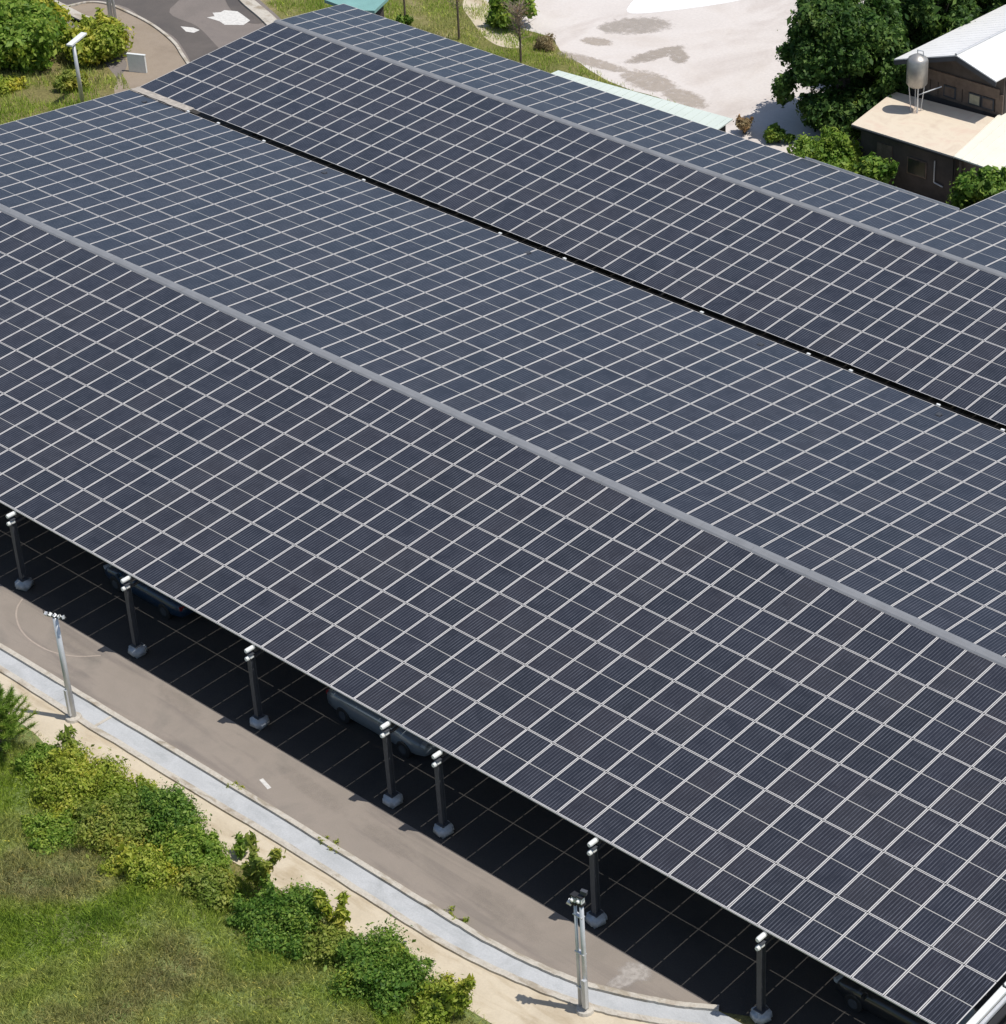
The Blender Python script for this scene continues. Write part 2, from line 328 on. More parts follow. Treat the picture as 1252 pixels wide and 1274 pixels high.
# faint worn markings
arc = catmull([(0.55, -14.5), (0.9, -15.0), (1.5, -15.45), (2.3, -15.8), (3.2, -15.95), (4.2, -15.88), (5.1, -15.5), (5.75, -14.9)], 6)
k = MB(); ribbon(k, offset(arc, 0.03), offset(arc, -0.03), -0.001, 0.004); k.build('road_marking', M['faint'])['kind'] = 'structure'
k = MB(); k.box((16.0, -16.0, 0.003), (0.62, 0.14, 0.004), (0, 0, -0.25)); k.build('road_marking', M['paint'])['kind'] = 'structure'
soft_stain('road_stain', [(31.7, -14.85, .45, .35, .3), (31.65, -15.4, .4, .25, 1.2)], 0.003, (0.48, 0.44, 0.40), .8)
for q_, (x_, y_, a_, b_) in enumerate(((4.6, -15.1, 1.3, .3), (10.2, -14.9, 1.2, .25), (17.4, -15.2, 1.6, .3), (21.4, -15.4, 1.2, .3), (26.8, -15.5, 1.5, .4))):
    soft_stain('road_stain', [(x_, y_, a_, b_, -.1)], 0.003 + .001 * (q_ % 2), (0.215, 0.19, 0.165), .13)
# far left road system
sheet('yard', [(-62, 19), (-56, 17), (-49.2, 20.3), (-48.1, 22.3), (-49.4, 23.7), (-51.1, 24.2), (-64, 27)], -0.012, M['pave'])
sheet('road', [(-75, 60), (-31, 60), (-33, 38), (-36, 33.4), (-34, 29), (-30.5, 25), (-30.5, 15), (-36, 19.0), (-44, 22.5), (-52, 23.5), (-75, 27)], -0.014, M['road'], False)
sheet('road_patch', [(-75, 26.2), (-50.0, 24.9), (-46.6, 26.9), (-42.7, 26.1), (-40.1, 25.7), (-37.5, 24.5), (-33.5, 22.5), (-33.0, 24.8), (-36.7, 26.2), (-40.3, 27.6), (-43.3, 28.0), (-46.5, 31.0), (-60, 34)], -0.010, M['roaddark'])
sheet('pavement', [(-51.0, 24.4), (-49.6, 24.0), (-46.8, 24.3), (-44.3, 24.1), (-41, 22.4), (-38.6, 21.2), (-36.4, 18.6), (-31.5, 16.0), (-33.3, 22.2), (-35.5, 23.3), (-37.5, 24.2), (-39.1, 25.0), (-41.5, 25.85), (-43.7, 26.25), (-46.3, 26.5), (-47.5, 26.4), (-48.3, 25.8), (-48.6, 24.8)], -0.006, M['pave'])
c = catmull([(-48.6, 24.7), (-48.3, 25.8), (-47.5, 26.4), (-46.3, 26.5), (-43.7, 26.25), (-41.5, 25.8), (-39.1, 25.0), (-37.5, 24.2), (-35.5, 23.2), (-33, 21.8)], 6)
k = MB(); ribbon(k, offset(c, 0.09), offset(c, -0.09), -0.02, 0.08); k.build('kerb', M['kerb'])['kind'] = 'structure'
c = catmull([(-60, 22.8), (-51.1, 24.3), (-49.9, 24.5), (-46.8, 24.1), (-44.3, 24.0), (-43.0, 23.6)], 6)
k = MB(); ribbon(k, offset(c, 0.35), offset(c, -0.3), -0.02, 0.10); k.build('kerb', M['kerb'])['kind'] = 'structure'
sheet('road_marking', [(-41.0, 27.0), (-40.3, 27.35), (-39.7, 27.3), (-39.6, 26.8), (-40.1, 26.65)], -0.004, M['paint'], False, jitter=0.04)
sheet('road_marking', [(-40.9, 28.9), (-40.75, 29.25), (-41.25, 29.6), (-41.0, 29.9), (-41.1, 30.3), (-40.4, 30.7), (-39.9, 30.55), (-38.6, 30.2), (-38.35, 29.4), (-39.2, 28.75), (-39.9, 28.95)], -0.004, M['paint'], False, jitter=0.05)
sheet('road_patch', [(-46, 34.5), (-42.3, 31.4), (-39.0, 29.9), (-37.8, 30.3), (-38.6, 31.0), (-41.6, 32.0), (-44, 34.8)], -0.005, M['roaddark'])
c = catmull([(-45, 36.0), (-43.6, 33.6), (-41.4, 32.2), (-38.4, 31.1), (-36.2, 30.2)], 6)
k = MB(); ribbon(k, offset(c, 0.4), offset(c, -0.4), -0.02, 0.10); k.build('kerb', M['kerb'])['kind'] = 'structure'
# far side: lawn strip, pale lot, damp patches
sheet('lawn', [(-43.4, 35.0), (-41.2, 32.9), (-38, 31.7), (-35.8, 30.8), (-33, 30.6), (-3, 30.6), (-3, 40), (-30, 43), (-40, 60), (-46, 60)], -0.013, M['lawn'], False)
sheet('sand_lot', [(-36, 62), (-33.6, 50), (-32.6, 44), (-30.5, 41.3), (-28.0, 40.6), (-25.9, 39.4), (-23.2, 39.4), (-21.5, 38.3), (-19.3, 37.6), (-17, 36.9), (-15.2, 36.6), (-12.0, 36.7), (-10, 36.2), (-7.8, 35.6), (-6, 34.6), (-3, 34), (6, 33), (20, 34), (40, 60), (30, 95), (-30, 95)], -0.008, M['sand'], True, 4, jitter=0.06)
soft_stain('damp_patch', [(-20.7, 43.9, 1.7, 1.1, .9), (-21.6, 42.6, .7, .5, 0)], -0.004, (0.40, 0.355, 0.31), .8)
soft_stain('damp_patch', [(-16.9, 41.3, 1.7, .55, 1.35), (-15.7, 41.9, .9, .45, -.8)], -0.003, (0.38, 0.33, 0.28), .85)
soft_stain('damp_patch', [(-18.8, 38.2, 2.2, .45, .05), (-14.6, 38.1, 1.7, .9, -.1), (-11.6, 37.6, 1.5, .7, -.2), (-20.8, 40.6, .8, .5, .3)], -0.002, (0.43, 0.37, 0.31), .8)
sheet('dirt_path', [(-34, 46), (-32.0, 41.4), (-30.6, 39.6), (-28.7, 38.4), (-26.2, 37.0), (-24.5, 36.6), (-23.5, 37.3), (-25.5, 38.6), (-28, 40), (-30, 42), (-32, 47)], -0.009, M['path'])
sheet('pale_slab', [(-22.9, 45.5), (-24.5, 52), (-20, 58), (-18.3, 52.5), (-20.9, 46.8)], -0.003, M['whiteroof'])
# ------------------------------------------------------------------ canopies
W = 1.15; L = 2.3093; G = 4.6; A1 = 0.0836; A2 = 0.0876
T = 0.016
def panel_mesh_data(hw, hl, fw=0.031):
    x, y = hw, hl; a, b = x - fw, y - fw * 0.72
    v = [(-x, -y, 0), (x, -y, 0), (x, y, 0), (-x, y, 0), (-a, -b, 0), (a, -b, 0), (a, b, 0), (-a, b, 0),
         (-x, -y, -T), (x, -y, -T), (x, y, -T), (-x, y, -T),
         (-a, -b, -0.004), (a, -b, -0.004), (a, b, -0.004), (-a, b, -0.004)]
    f = [(0, 1, 5, 4), (1, 2, 6, 5), (2, 3, 7, 6), (3, 0, 4, 7), (0, 8, 9, 1), (1, 9, 10, 2), (2, 10, 11, 3), (3, 11, 8, 0), (11, 10, 9, 8), (12, 13, 14, 15)]
    return np.array(v), f
PV, PF = panel_mesh_data(W / 2 - 0.0145, L / 2 - 0.0145)
def write_panels(name, xf, parent, loc, tones):
    """xf: list of (origin, tiltx, tilty) in local coordinates of the mesh"""
    vs = []; fs = []; mi = []; k = 0
    for (o, rx, ry) in xf:
        R = np.array(Euler((rx, ry, 0)).to_matrix()); vs.append(PV @ R.T + np.array(o))
        fs += [tuple(i + k for i in f) for f in PF]; mi += [0] * 9 + [1]; k += 16
    me = bpy.data.meshes.new(name); me.from_pydata(np.concatenate(vs).tolist(), [], fs)
    me.polygons.foreach_set('material_index', mi)
    uv = me.uv_layers.new(name='uv'); arr = np.zeros((len(me.loops), 2), 'f')
    per = 40
    q = np.array([(0, 0), (1, 0), (1, 1), (0, 1)], 'f')
    for i in range(len(xf)): arr[i * per + 36:i * per + 40] = q
    uv.data.foreach_set('uv', arr.ravel())
    at = me.attributes.new('tone', 'FLOAT', 'FACE'); at.data.foreach_set('value', np.repeat(np.array(tones, 'f'), 10))
    me.update(); return link(name, me, [M['alu'], M['glass']], parent, loc)
bpy.context.view_layer.update()
from bpy_extras.object_utils import world_to_camera_view
def in_frame(p):
    c = world_to_camera_view(SC, camo, Vector(p)); return 0 <= c.x <= 1 and 0 <= c.y <= 1 and c.z > 0
def slope_panels(x0, i0, i1, rows, yr, zr, sgn, a):
    """panels on a slope falling from the ridge (yr, zr) towards sgn*y"""
    out = []
    for i in range(i0, i1):
        for j in range(rows(i)):
            s = (j + 0.5) * L
            o = (x0 + (i + 0.5) * W, yr + sgn * s * math.cos(a), zr - s * math.sin(a) + random.uniform(-.002, .002))
            out.append((o, -sgn * a + random.gauss(0, 0.0016), random.gauss(0, 0.0016)))
    return out
def canopy(name, label, base, slopes, cols, colz, zfoot, ridge, extra=None):
    root = empty(name, base, label, 'solar canopy'); B = Vector(base)
    allp = [p for s in slopes for p in slope_panels(*s)]
    vis = sorted([p for p in allp if in_frame(p[0])], key=lambda p: (Vector(p[0]) - CAM).length)
    near = vis[:100]; ids = set(id(p) for p in near); rest = [p for p in allp if id(p) not in ids]
    for (o, rx, ry) in near:
        write_panels('solar_panel', [((0, 0, 0), rx, ry)], root, Vector(o) - B, [random.random()])
    r = write_panels('solar_panels', [(tuple(Vector(o) - B), rx, ry) for (o, rx, ry) in rest], root, None, [random.random() for _ in rest])
    r['kind'] = 'stuff'
    return root, B
rows6 = lambda i: 6
c1, B1 = canopy('solar_canopy', 'nearer twin pitched solar panel canopy over the parking bays, open front edge on dark columns', (6.9, 0, 0),
    [(0, -25, 37, rows6, 0.0, G, -1, A1), (0, -25, 37, rows6, 0.403, G, 1, A1)], None, None, None, None)
YV = 0.403 + 6 * L * math.cos(A1) + 0.525; ZV = G - 6 * L * math.sin(A1) - 0.068
YR2 = YV + 4 * L * math.cos(A2); ZR2 = ZV + 4 * L * math.sin(A2)
c2, B2 = canopy('solar_canopy', 'farther solar panel canopy beyond the black valley gap, widening in a step at its right', (6.9, YR2, 0),
    [(-0.03, -25, 37, lambda i: 4, YR2, ZR2, -1, A2), (0.0, -25, 37, lambda i: 2 if i < 11 else 4, YR2 + 0.348, ZR2, 1, A2)], None, None, None, None)
XE0, XE1 = -25 * W, 37 * W
def P(root_base): return lambda x, y, z: Vector((x, y, z)) - root_base
def ridge_cap(root, B, y0, y1, z, a, x0, x1):
    m = MB(); ym = (y0 + y1) / 2; x = x0; segs = 0
    while x < x1 - 0.01:
        xn = min(x + 2.4, x1)
        h = random.uniform(-0.003, 0.003)
        sec = [(y0 - 0.03, z + 0.004), (y0 + 0.03, z + 0.05 + h), (ym, z + 0.085 + h), (y1 - 0.03, z + 0.05 + h), (y1 + 0.03, z + 0.004), (y1 + 0.0, z - 0.03), (y0, z - 0.03)]
        vs = [Vector((xx, yy, zz)) - B for xx in (x, xn - 0.006) for yy, zz in sec]; n = len(sec)
        m.add(vs, [(i, (i + 1) % n, n + (i + 1) % n, n + i) for i in range(n)] + [tuple(reversed(range(n))), tuple(range(n, 2 * n))])
        # overlapping lap seam
        if segs % 2: m.add([v + Vector((0, 0, 0.006)) for v in [Vector((xx, yy, zz)) - B for xx in (x - 0.03, x + 0.03) for yy, zz in sec[:5]]], [(i, i + 1, 6 + i, 5 + i) for i in range(4)])
        x = xn; segs += 1
    m.build('ridge_cap', M['cap'], root)
ridge_cap(c1, B1, 0.0, 0.403, G, A1, XE0, XE1)
ridge_cap(c2, B2, YR2, YR2 + 0.348, ZR2, A2, XE0, XE1)
YE = -6 * L * math.cos(A1); ZE = G - 6 * L * math.sin(A1)
def zroof(y):
    if y < 0.2: return G - abs(min(y, 0)) * math.tan(A1)
    if y < YV - 0.3: return G - max(0, y - 0.403) * math.tan(A1)
    if y < YR2 + 0.17: return ZR2 - (YR2 - y) * math.tan(A2)
    return ZR2 - (y - YR2 - 0.348) * math.tan(A2)
# purlins (continuous, one part per canopy slope)
def purlins(root, B, y0, sgn, n, a, z0, x0=XE0 + .02, x1=XE1 - .02, j0=0):
    m = MB()
    for j in range(j0, n):
        for fr in (0.22, 0.78):
            s = (j + fr) * L; y = y0 + sgn * s * math.cos(a); z = z0 - s * math.sin(a) - T - 0.042
            m.box(Vector(((x0 + x1) / 2, y, z)) - B, (x1 - x0, 0.06, 0.08))
    m.build('purlin', M['under'], root)
purlins(c1, B1, 0, -1, 6, A1, G); purlins(c1, B1, 0.403, 1, 6, A1, G)
purlins(c2, B2, YR2, -1, 4, A2, ZR2); purlins(c2, B2, YR2 + 0.348, 1, 2, A2, ZR2); purlins(c2, B2, YR2 + 0.348, 1, 4, A2, ZR2, 11 * W + .02, XE1 - .02, 2)
CX = [-26.8, -20.1, -13.4, -6.7, 0.0, 6.72, 13.39, 20.09, 22.5, 29.29, 35.95, 41.9]
def column(root, B, x, y, ztop, stubs=True):
    m = MB(); h = ztop
    m.box(Vector((x, y, 0.2 + h / 2)) - B, (0.025, 0.18, h - 0.2)); 
    for s in (-1, 1): m.box(Vector((x, y + s * 0.095, 0.2 + h / 2)) - B, (0.19, 0.016, h - 0.2))
    m.box(Vector((x, y, 0.42)) - B, (0.34, 0.34, 0.025)); m.box(Vector((x, y, ztop + 0.21)) - B, (0.22, 0.22, 0.02))
    o = m.build('column', M['steel'], root)
    bm = bmesh.new(); bmesh.ops.create_cube(bm, size=1)
    for v in bm.verts:
        t = 0.86 if v.co.z > 0 else 1.0
        v.co = Vector((v.co.x * 0.62 * t, v.co.y * 0.62 * t, v.co.z * 0.42 + 0.205))
    bmesh.ops.bevel(bm, geom=bm.edges[:], offset=0.11, segments=3, affect='EDGES')
    rt_ = Matrix.Rotation(random.uniform(-.5, .5), 3, 'Z')
    for v in bm.verts: v.co = rt_ @ v.co + Vector((random.uniform(-.012, .012), random.uniform(-.012, .012), random.uniform(-.008, .008)))
    me = bpy.data.meshes.new('footing'); bm.to_mesh(me); bm.free()
    f = link('footing', me, M['foot'], o, Vector((x, y, 0)) - B, True)
    if stubs:
        for yy, zz, ln, r in ((-14.17, 3.27, 0.36, 0.085), (-14.20, 2.95, 0.30, 0.085)):
            s = MB(); s.tube([Vector((x, yy + ln, zz)) - B, Vector((x, yy + ln * .15, zz)) - B, Vector((x, yy, zz)) - B], [r, r, r * .8], 12)
            s.build('rafter_end', M['whitesteel'], o, smooth=False)
for x in CX: column(c1, B1, x, -13.98, 2.88)
for y in (-0.2, 13.6):
    for x in CX[::2] + CX[-1:]: column(c1, B1, x, y, 3.3 if y > 5 else 4.1, False)
for x in CX[::2] + CX[-1:]: column(c2, B2, x, YR2, 3.8, False)
def rafters(root, B, spans):
    for x in CX:
        m = MB()
        for (ya, yb) in spans(x):
            za, zb = zroof(ya) - 0.30, zroof(yb) - 0.30
            m.bar(Vector((x, ya, za)) - B, Vector((x, yb, zb)) - B, 0.10, 0.16)
            m.bar(Vector((x, ya, za - 0.26)) - B, Vector((x, yb, zb - 0.26)) - B, 0.08, 0.08)
            n = 10
            for q in range(n):
                y = ya + (yb - ya) * q / n; y2 = ya + (yb - ya) * (q + 1) / n; z = zroof(y) - 0.30; z2 = zroof(y2) - 0.56
                if q % 2: z -= .26; z2 += .26
                m.bar(Vector((x, y, z)) - B, Vector((x, y2, z2)) - B, 0.04, 0.04)
        m.build('rafter', M['under'], root)
rafters(c1, B1, lambda x: [(-13.8, -0.05), (0.45, YV - 0.7)])
rafters(c2, B2, lambda x: [(YV + 0.1, YR2), (YR2 + 0.36, YR2 + 0.3 + L * (2 if x < 11 * W else 4) * 0.98)])
# front eave edge trim, valley gutter, far eave gutter, end rails
m = MB(); m.box(Vector(((XE0 + XE1) / 2, YE - 0.012, ZE - 0.028)) - B1, (XE1 - XE0, 0.02, 0.05)); m.build('eave_trim', M['alu'], c1)
m = MB(); m.box(Vector(((XE0 + XE1) / 2, YV - 0.27, ZV - 0.34)) - B1, (XE1 - XE0, 0.44, 0.03))
for s in (-1, 1): m.box(Vector(((XE0 + XE1) / 2, YV - 0.27 + s * 0.21, ZV - 0.26)) - B1, (XE1 - XE0, 0.02, 0.14))
m.build('valley_gutter', M['black'], c1)
m = MB(); 
for x in (-24.2, -21.9, -18.5, -11.4, -2.4, 1.6, 9.6, 15.4, 17.6, 22.0, 25.1):
    m.box(Vector((x, YV - 0.47, ZV + 0.085)) - B1, (0.16, 0.10, 0.05))
m.build('valley_clamp', M['whitesteel'], c1)
bm = MB(); rr = random.Random(3); prev = None
pts = [(-28.7, 0.05), (-27.6, 0.20), (-26.4, 0.26), (-25.2, 0.22), (-24.35, 0.05)]
vs = []; n = 14
for i in range(n):
    t = i / (n - 1); x = -28.72 + t * 4.4; wd = 0.23 + 0.05 * rr.random()
    vs += [Vector((x, YV - 0.28 - wd, ZV + 0.12 + rr.uniform(-.01, .01))) - B1, Vector((x, YV - 0.26, ZV + 0.06 + rr.uniform(-.015, .015))) - B1, Vector((x, YV - 0.26 + wd, ZV + 0.07 + rr.uniform(-.01, .01))) - B1]
bm.add(vs, [(3 * i + a, 3 * i + 3 + a, 3 * i + 4 + a, 3 * i + 1 + a) for i in range(n - 1) for a in (0, 1)])
o = bm.build('valley_cover', M['dust'], c1); sm = o.modifiers.new('t', 'SOLIDIFY'); sm.thickness = 0.02
def gutter(root, B, xa, xb, y):
    m = MB(); z = zroof(y) - 0.10
    m.box(Vector(((xa + xb) / 2, y + 0.10, z)) - B, (xb - xa, 0.14, 0.02)); m.box(Vector(((xa + xb) / 2, y + 0.17, z + 0.06)) - B, (xb - xa, 0.02, 0.12))
    m.build('gutter', M['galv'], root)
YF2 = YR2 + 0.348 + 2 * L * math.cos(A2)
gutter(c2, B2, 3.5, 11 * W - 0.1, YF2)
for nm, x, wd, dz, mt in (('cable_tray', XE1 + 0.30, 0.22, -0.03, 'whitesteel'), ('cable_tray', XE1 + 0.52, 0.11, -0.06, 'galv'), ('end_beam', XE1 + 0.14, 0.10, -0.16, 'black'), ('end_beam', XE1 + 0.70, 0.20, -0.14, 'black')):
    m = MB(); y = YE + 0.0
    while y < -0.4:
        yn = min(y + L * math.cos(A1), -0.1)
        g_ = 0.05 if nm == 'cable_tray' else 0.0
        m.bar(Vector((x, y + g_, zroof(y) + dz)) - B1, Vector((x, yn - g_, zroof(yn) + dz)) - B1, wd, 0.07)
        if nm == 'cable_tray':
            m.bar(Vector((x - wd / 2 + .012, y + g_, zroof(y) + dz + .05)) - B1, Vector((x - wd / 2 + .012, yn - g_, zroof(yn) + dz + .05)) - B1, .02, 0.04)
            m.bar(Vector((x + wd / 2 - .012, y + g_, zroof(y) + dz + .05)) - B1, Vector((x + wd / 2 - .012, yn - g_, zroof(yn) + dz + .05)) - B1, .02, 0.04)
        y = yn
    m.build(nm, M[mt], c1)
# ------------------------------------------------------------------ masts
def mast(x, y, h, label, style, group=None):
    r = empty('lamp_mast', (x, y, 0), label, 'mast', group)
    b = MB(); b.tube([(0, 0, 0), (0, 0, 0.10), (0, 0, 0.13)], [0.30, 0.27, 0.2], 14); b.build('base', M['kerb'], r)
    p = MB()
    if style == 'twin':
        p.tube([(0.06, 0, 0.1), (0.06, 0, h)], [0.08, 0.068], 12); p.build('pole', M['galv'], r, smooth=True)
        p = MB(); p.tube([(-0.17, -0.02, 0.1), (-0.17, -0.02, h - 0.05)], [0.06, 0.048], 12); p.build('pole', M['galv'], r, smooth=True)
        p = MB(); 
        for z in (0.9, 2.3, h - 0.5): p.box((-0.055, -0.01, z), (0.36, 0.15, 0.04))
        p.box((0.11, -0.09, 0.8), (0.14, 0.12, 1.1)); p.build('bracket', M['galv'], r)
    else:
        p.tube([(0, 0, 0.1), (0, 0, h)], [0.115, 0.09], 14); p.build('pole', M['galv'], r, smooth=True)
        p = MB(); p.box((0.0, -0.12, 0.75), (0.12, 0.08, 1.1)); p.build('junction_box', M['galv'], r)
    if style == 'cluster':
        a = MB(); a.bar((-0.36, -0.12, h + 0.03), (0.36, 0.14, h + 0.03), 0.05, 0.05); a.build('cross_arm', M['steel'], r)
        for i in range(5):
            t = -0.4 + 0.2 * i; f = MB(); f.box((t * .8, t * 0.3, h + 0.10), (0.10, 0.12, 0.08), (0.5, 0.3 * i, 0.3)); f.build('floodlight', M['whitesteel' if i % 2 else 'galv'], r)
            q = MB(); q.tube([(t, t * 0.36, h + 0.02), (t + .04, t * 0.36 - .04, h + 0.24)], 0.014, 6); q.build('aerial', M['black'], r)
    elif style == 'twin':
        for (px, py, pz) in ((-0.17, -0.02, h + 0.10), (0.06, 0, h + 0.15)):
            f = MB(); f.box((px, py, pz), (0.15, 0.15, 0.20)); f.tube([(px, py - .09, pz + .03), (px, py - .17, pz + .01)], 0.055, 10, 0); f.build('camera_head', M['whitesteel'], r)
            q = MB(); q.box((px, py, pz - 0.15), (0.2, 0.2, 0.07)); q.box((px, py, pz + 0.14), (0.2, 0.2, 0.05)); q.build('clamp_band', M['black'], r)
        f = MB(); f.box((0.14, 0.05, h + 0.45), (0.20, 0.12, 0.13), (0, 0.1, 0.3)); f.tube([(0.1, 0.03, h + 0.25), (0.12, 0.05, h + 0.4)], .03, 8); f.build('floodlight', M['steel'], r)
        f = MB(); f.box((-0.34, -0.06, h - 0.12), (0.16, 0.14, 0.12), (0.3, 0.4, 0.3)); f.build('camera_head', M['galv'], r)
    return r
mast(8.06, -17.85, 4.3, 'galvanised mast with a row of small fittings on top, beside the drain at left', 'cluster')
mast(31.63, -17.04, 4.25, 'twin tube galvanised mast with boxy fittings on top, standing by the bend of the drain', 'twin')
# street lamps far left
r = empty('street_lamp', (-36.0, 16.2, 0), 'grey street lamp with one flat white lamp head behind the nearer canopy', 'street lamp')
p = MB(); p.tube([(0, 0, 0), (0, 0, 3.5)], [0.12, 0.09], 12); p.build('pole', M['galv'], r, smooth=True)
p = MB(); p.box((-0.15, 0.35, 3.58), (0.34, 1.5, 0.09), (0.10, 0, 0.35)); p.build('lamp_head', M['whitesteel'], r)
r = empty('utility_pole', (-44.0, 24.4, 0), 'plain grey pole standing behind the yellow green shrub by the road bend', 'pole')
p = MB(); p.tube([(0, 0, 0), (0, 0, 4.6)], [0.14, 0.12], 10); p.build('shaft', M['galv'], r, smooth=True)
p = MB(); p.tube([(0.28, 0.1, 0), (0.28, 0.1, 4.3)], [0.09, 0.07], 10); p.build('shaft', M['galv'], r, smooth=True)
r = empty('marker_post', (-31.2, 33.0, 0), 'short pale marker post on the dry lawn behind the far canopy corner', 'post')
p = MB(); p.tube([(0, 0, 0), (0, 0, 1.3), (0, 0, 1.36)], [0.07, 0.06, 0.03], 10); p.build('shaft', M['whitesteel'], r)
# ------------------------------------------------------------------ cars
def car(x, y, rz, paint, label, s=1.0, van=False):
    r = empty('parked_car', (x, y, 0), label, 'car', 'cars parked under the canopy'); r.rotation_euler = (0, 0, rz)
    Ln, Wd = 4.7 * s, 0.9
    def loft(secs, n=16):
        m = MB(); vs = []
        for (xx, hw, z0, z1, pw) in secs:
            for i in range(n):
                t = 2 * math.pi * i / n; cx, sx = math.cos(t), math.sin(t)
                e = pw
                yy = hw * math.copysign(abs(cx) ** e, cx); zz = (z0 + z1) / 2 + (z1 - z0) / 2 * math.copysign(abs(sx) ** e, sx)
                vs.append((xx, yy, zz))
        fs = [(a * n + i, a * n + (i + 1) % n, (a + 1) * n + (i + 1) % n, (a + 1) * n + i) for a in range(len(secs) - 1) for i in range(n)]
        fs += [tuple(reversed(range(n))), tuple((len(secs) - 1) * n + i for i in range(n))]
        return m.add(vs, fs)
    h = 0.12 if van else 0.0; Hr = 1.72 if van else 1.45; e = .45
    body = loft([(-Ln / 2, .60, .38, .70, .5), (-Ln / 2 + .12, .80, .27, .86 + h, e), (-Ln / 2 + .5, .88, .22, .95 + h, e), (-1.0, Wd, .2, .98 + h, e), (.6, Wd, .2, .98 + h, e), (1.3, .89, .2, .93 + h, e), (Ln / 2 - .45, .85, .22, .82 + h, e), (Ln / 2 - .12, .75, .27, .70 + h, e), (Ln / 2, .55, .38, .58, .5)])
    body.build('body', paint, r, smooth=True)
    cab = loft([(-Ln / 2 + .25, .62, .88, 1.0, .4), (-Ln / 2 + (.45 if van else .95), .68, .88, Hr - .1, .45), (-.6, .72, .88, Hr, .45), (.35, .71, .88, Hr - .02, .45), (.95, .68, .88, Hr - .32, .45), (1.5, .62, .85, 1.0, .45)])
    cab.build('windows', M['carglass'], r, smooth=True)
    roof = loft([(-Ln / 2 + (.5 if van else .98), .60, Hr - .12, Hr - .03, .6), (-.6, .66, Hr - .10, Hr + .035, .6), (.35, .64, Hr - .12, Hr + .012, .6), (.55, .60, Hr - .15, Hr - .05, .6)])
    roof.build('roof', paint, r, smooth=True)
    for sx in (-1.42, 1.42):
        for sy in (-1, 1):
            w_ = MB(); w_.tube([(sx * s, sy * .70, .33), (sx * s, sy * .73, .33), (sx * s, sy * .89, .33), (sx * s, sy * .91, .33)], [.28, .33, .33, .29], 20); wo = w_.build('wheel', M['black'], r)
            q = MB(); q.tube([(sx * s, sy * .85, .33), (sx * s, sy * .925, .33)], [.2, .17], 14); q.build('rim', M['steel'], wo)
    for sy in (-1, 1):
        q = MB(); q.box((Ln / 2 - .17, sy * .60, .66 + h), (.18, .28, .13), (0, .3, sy * -.35)); q.build('headlight', M['foot'], r)
        q = MB(); q.box((-Ln / 2 + .10, sy * .66, .72 + h), (.08, .22, .14)); q.build('tail_light', TAIL, r)
        q = MB(); q.box((.95, sy * .97, .98 + h), (.12, .18, .12)); q.build('wing_mirror', paint, r)
    return r
TAIL = car_paint('tail_light', (0.25, 0.02, 0.02))
car(17.05, -11.15, 0.0, car_paint('grey_paint', (0.15, 0.175, 0.20)), 'pale grey car whose rounded roof shows under the canopy edge between two columns', 1.06, True)
car(4.3, -11.05, math.pi, car_paint('blue_paint', (0.008, 0.03, 0.065)), 'dark blue car under the canopy behind the second column from the left')
car(39.3, -11.1, math.pi, car_paint('black_paint', (0.018, 0.02, 0.024)), 'black car in deep shade under the near right end of the canopy')
# ------------------------------------------------------------------ buildings
def slab(mb, pts, t, mi=0):   # thick quad sheet from 4 top corners
    top = [Vector(p) for p in pts]; bot = [p - Vector((0, 0, t)) for p in top]; n = len(top)
    mb.add(top + bot, [tuple(range(n)), tuple(reversed(range(n, 2 * n)))] + [(i, n + i, n + (i + 1) % n, (i + 1) % n) for i in range(n)], mi)
r = empty('house', (5, 38, 0), 'low dark walled house with flat tan roof in front of the barn', 'house'); B = Vector((5, 38, 0))
def rel(p): return Vector(p) - B
m = MB(); slab(m, [rel((1.7, 35.1, 2.95)), rel((8.0, 35.08, 3.0)), rel((7.0, 40.0, 3.12)), rel((1.0, 39.6, 3.08))], 0.12); m.build('roof', M['tanroof'], r)
m = MB(); slab(m, [rel((1.72, 35.1, 2.90)), rel((7.98, 35.06, 2.94)), rel((7.98, 35.0, 2.94)), rel((1.72, 35.04, 2.90))], 0.1); m.build('fascia', M['black'], r)
m = MB()
for a, b_ in (((2.1, 35.5), (7.75, 35.5)), ((7.75, 35.5), (7.0, 39.9)), ((2.1, 35.5), (1.5, 39.4))):
    a = rel((*a, 1.42)); b2 = rel((*b_, 1.42)); m.bar(a, b2, 0.16, 2.84)
m.build('wall', M['darkwall'], r)
m = MB(); m.box(rel((3.6, 35.40, 1.25)), (0.95, 0.06, 2.1)); d_ = m.build('door', M['woodwall'], r)
q = MB(); q.box(rel((3.95, 35.35, 1.2)), (0.04, 0.06, 0.14)); q.build('handle', M['galv'], d_)
m = MB(); m.box(rel((5.6, 35.40, 1.6)), (1.2, 0.05, 0.9)); wn = m.build('window', M['woodwall'], r)
q = MB(); q.box(rel((5.6, 35.365, 1.6)), (1.04, 0.02, 0.76)); q.build('pane', M['carglass'], wn)
m = MB(); m.tube([rel((6.7, 35.34, 1.15)), rel((6.7, 35.34, 2.3))], 0.035, 8); m.tube([rel((6.7, 35.34, 1.15)), rel((7.25, 35.34, 1.05))], 0.035, 8); m.build('wall_pipe', M['galv'], r)
r = empty('lean_to_shed', (10.5, 38, 0), 'open shed with cream sheet roof joined to the right side of the tan roofed house', 'shed'); B = Vector((10.5, 38, 0))
m = MB(); slab(m, [rel((8.03, 35.0, 3.05)), rel((14, 35.3, 2.75)), rel((14, 41.2, 2.95)), rel((6.9, 40.9, 3.22))], 0.07)
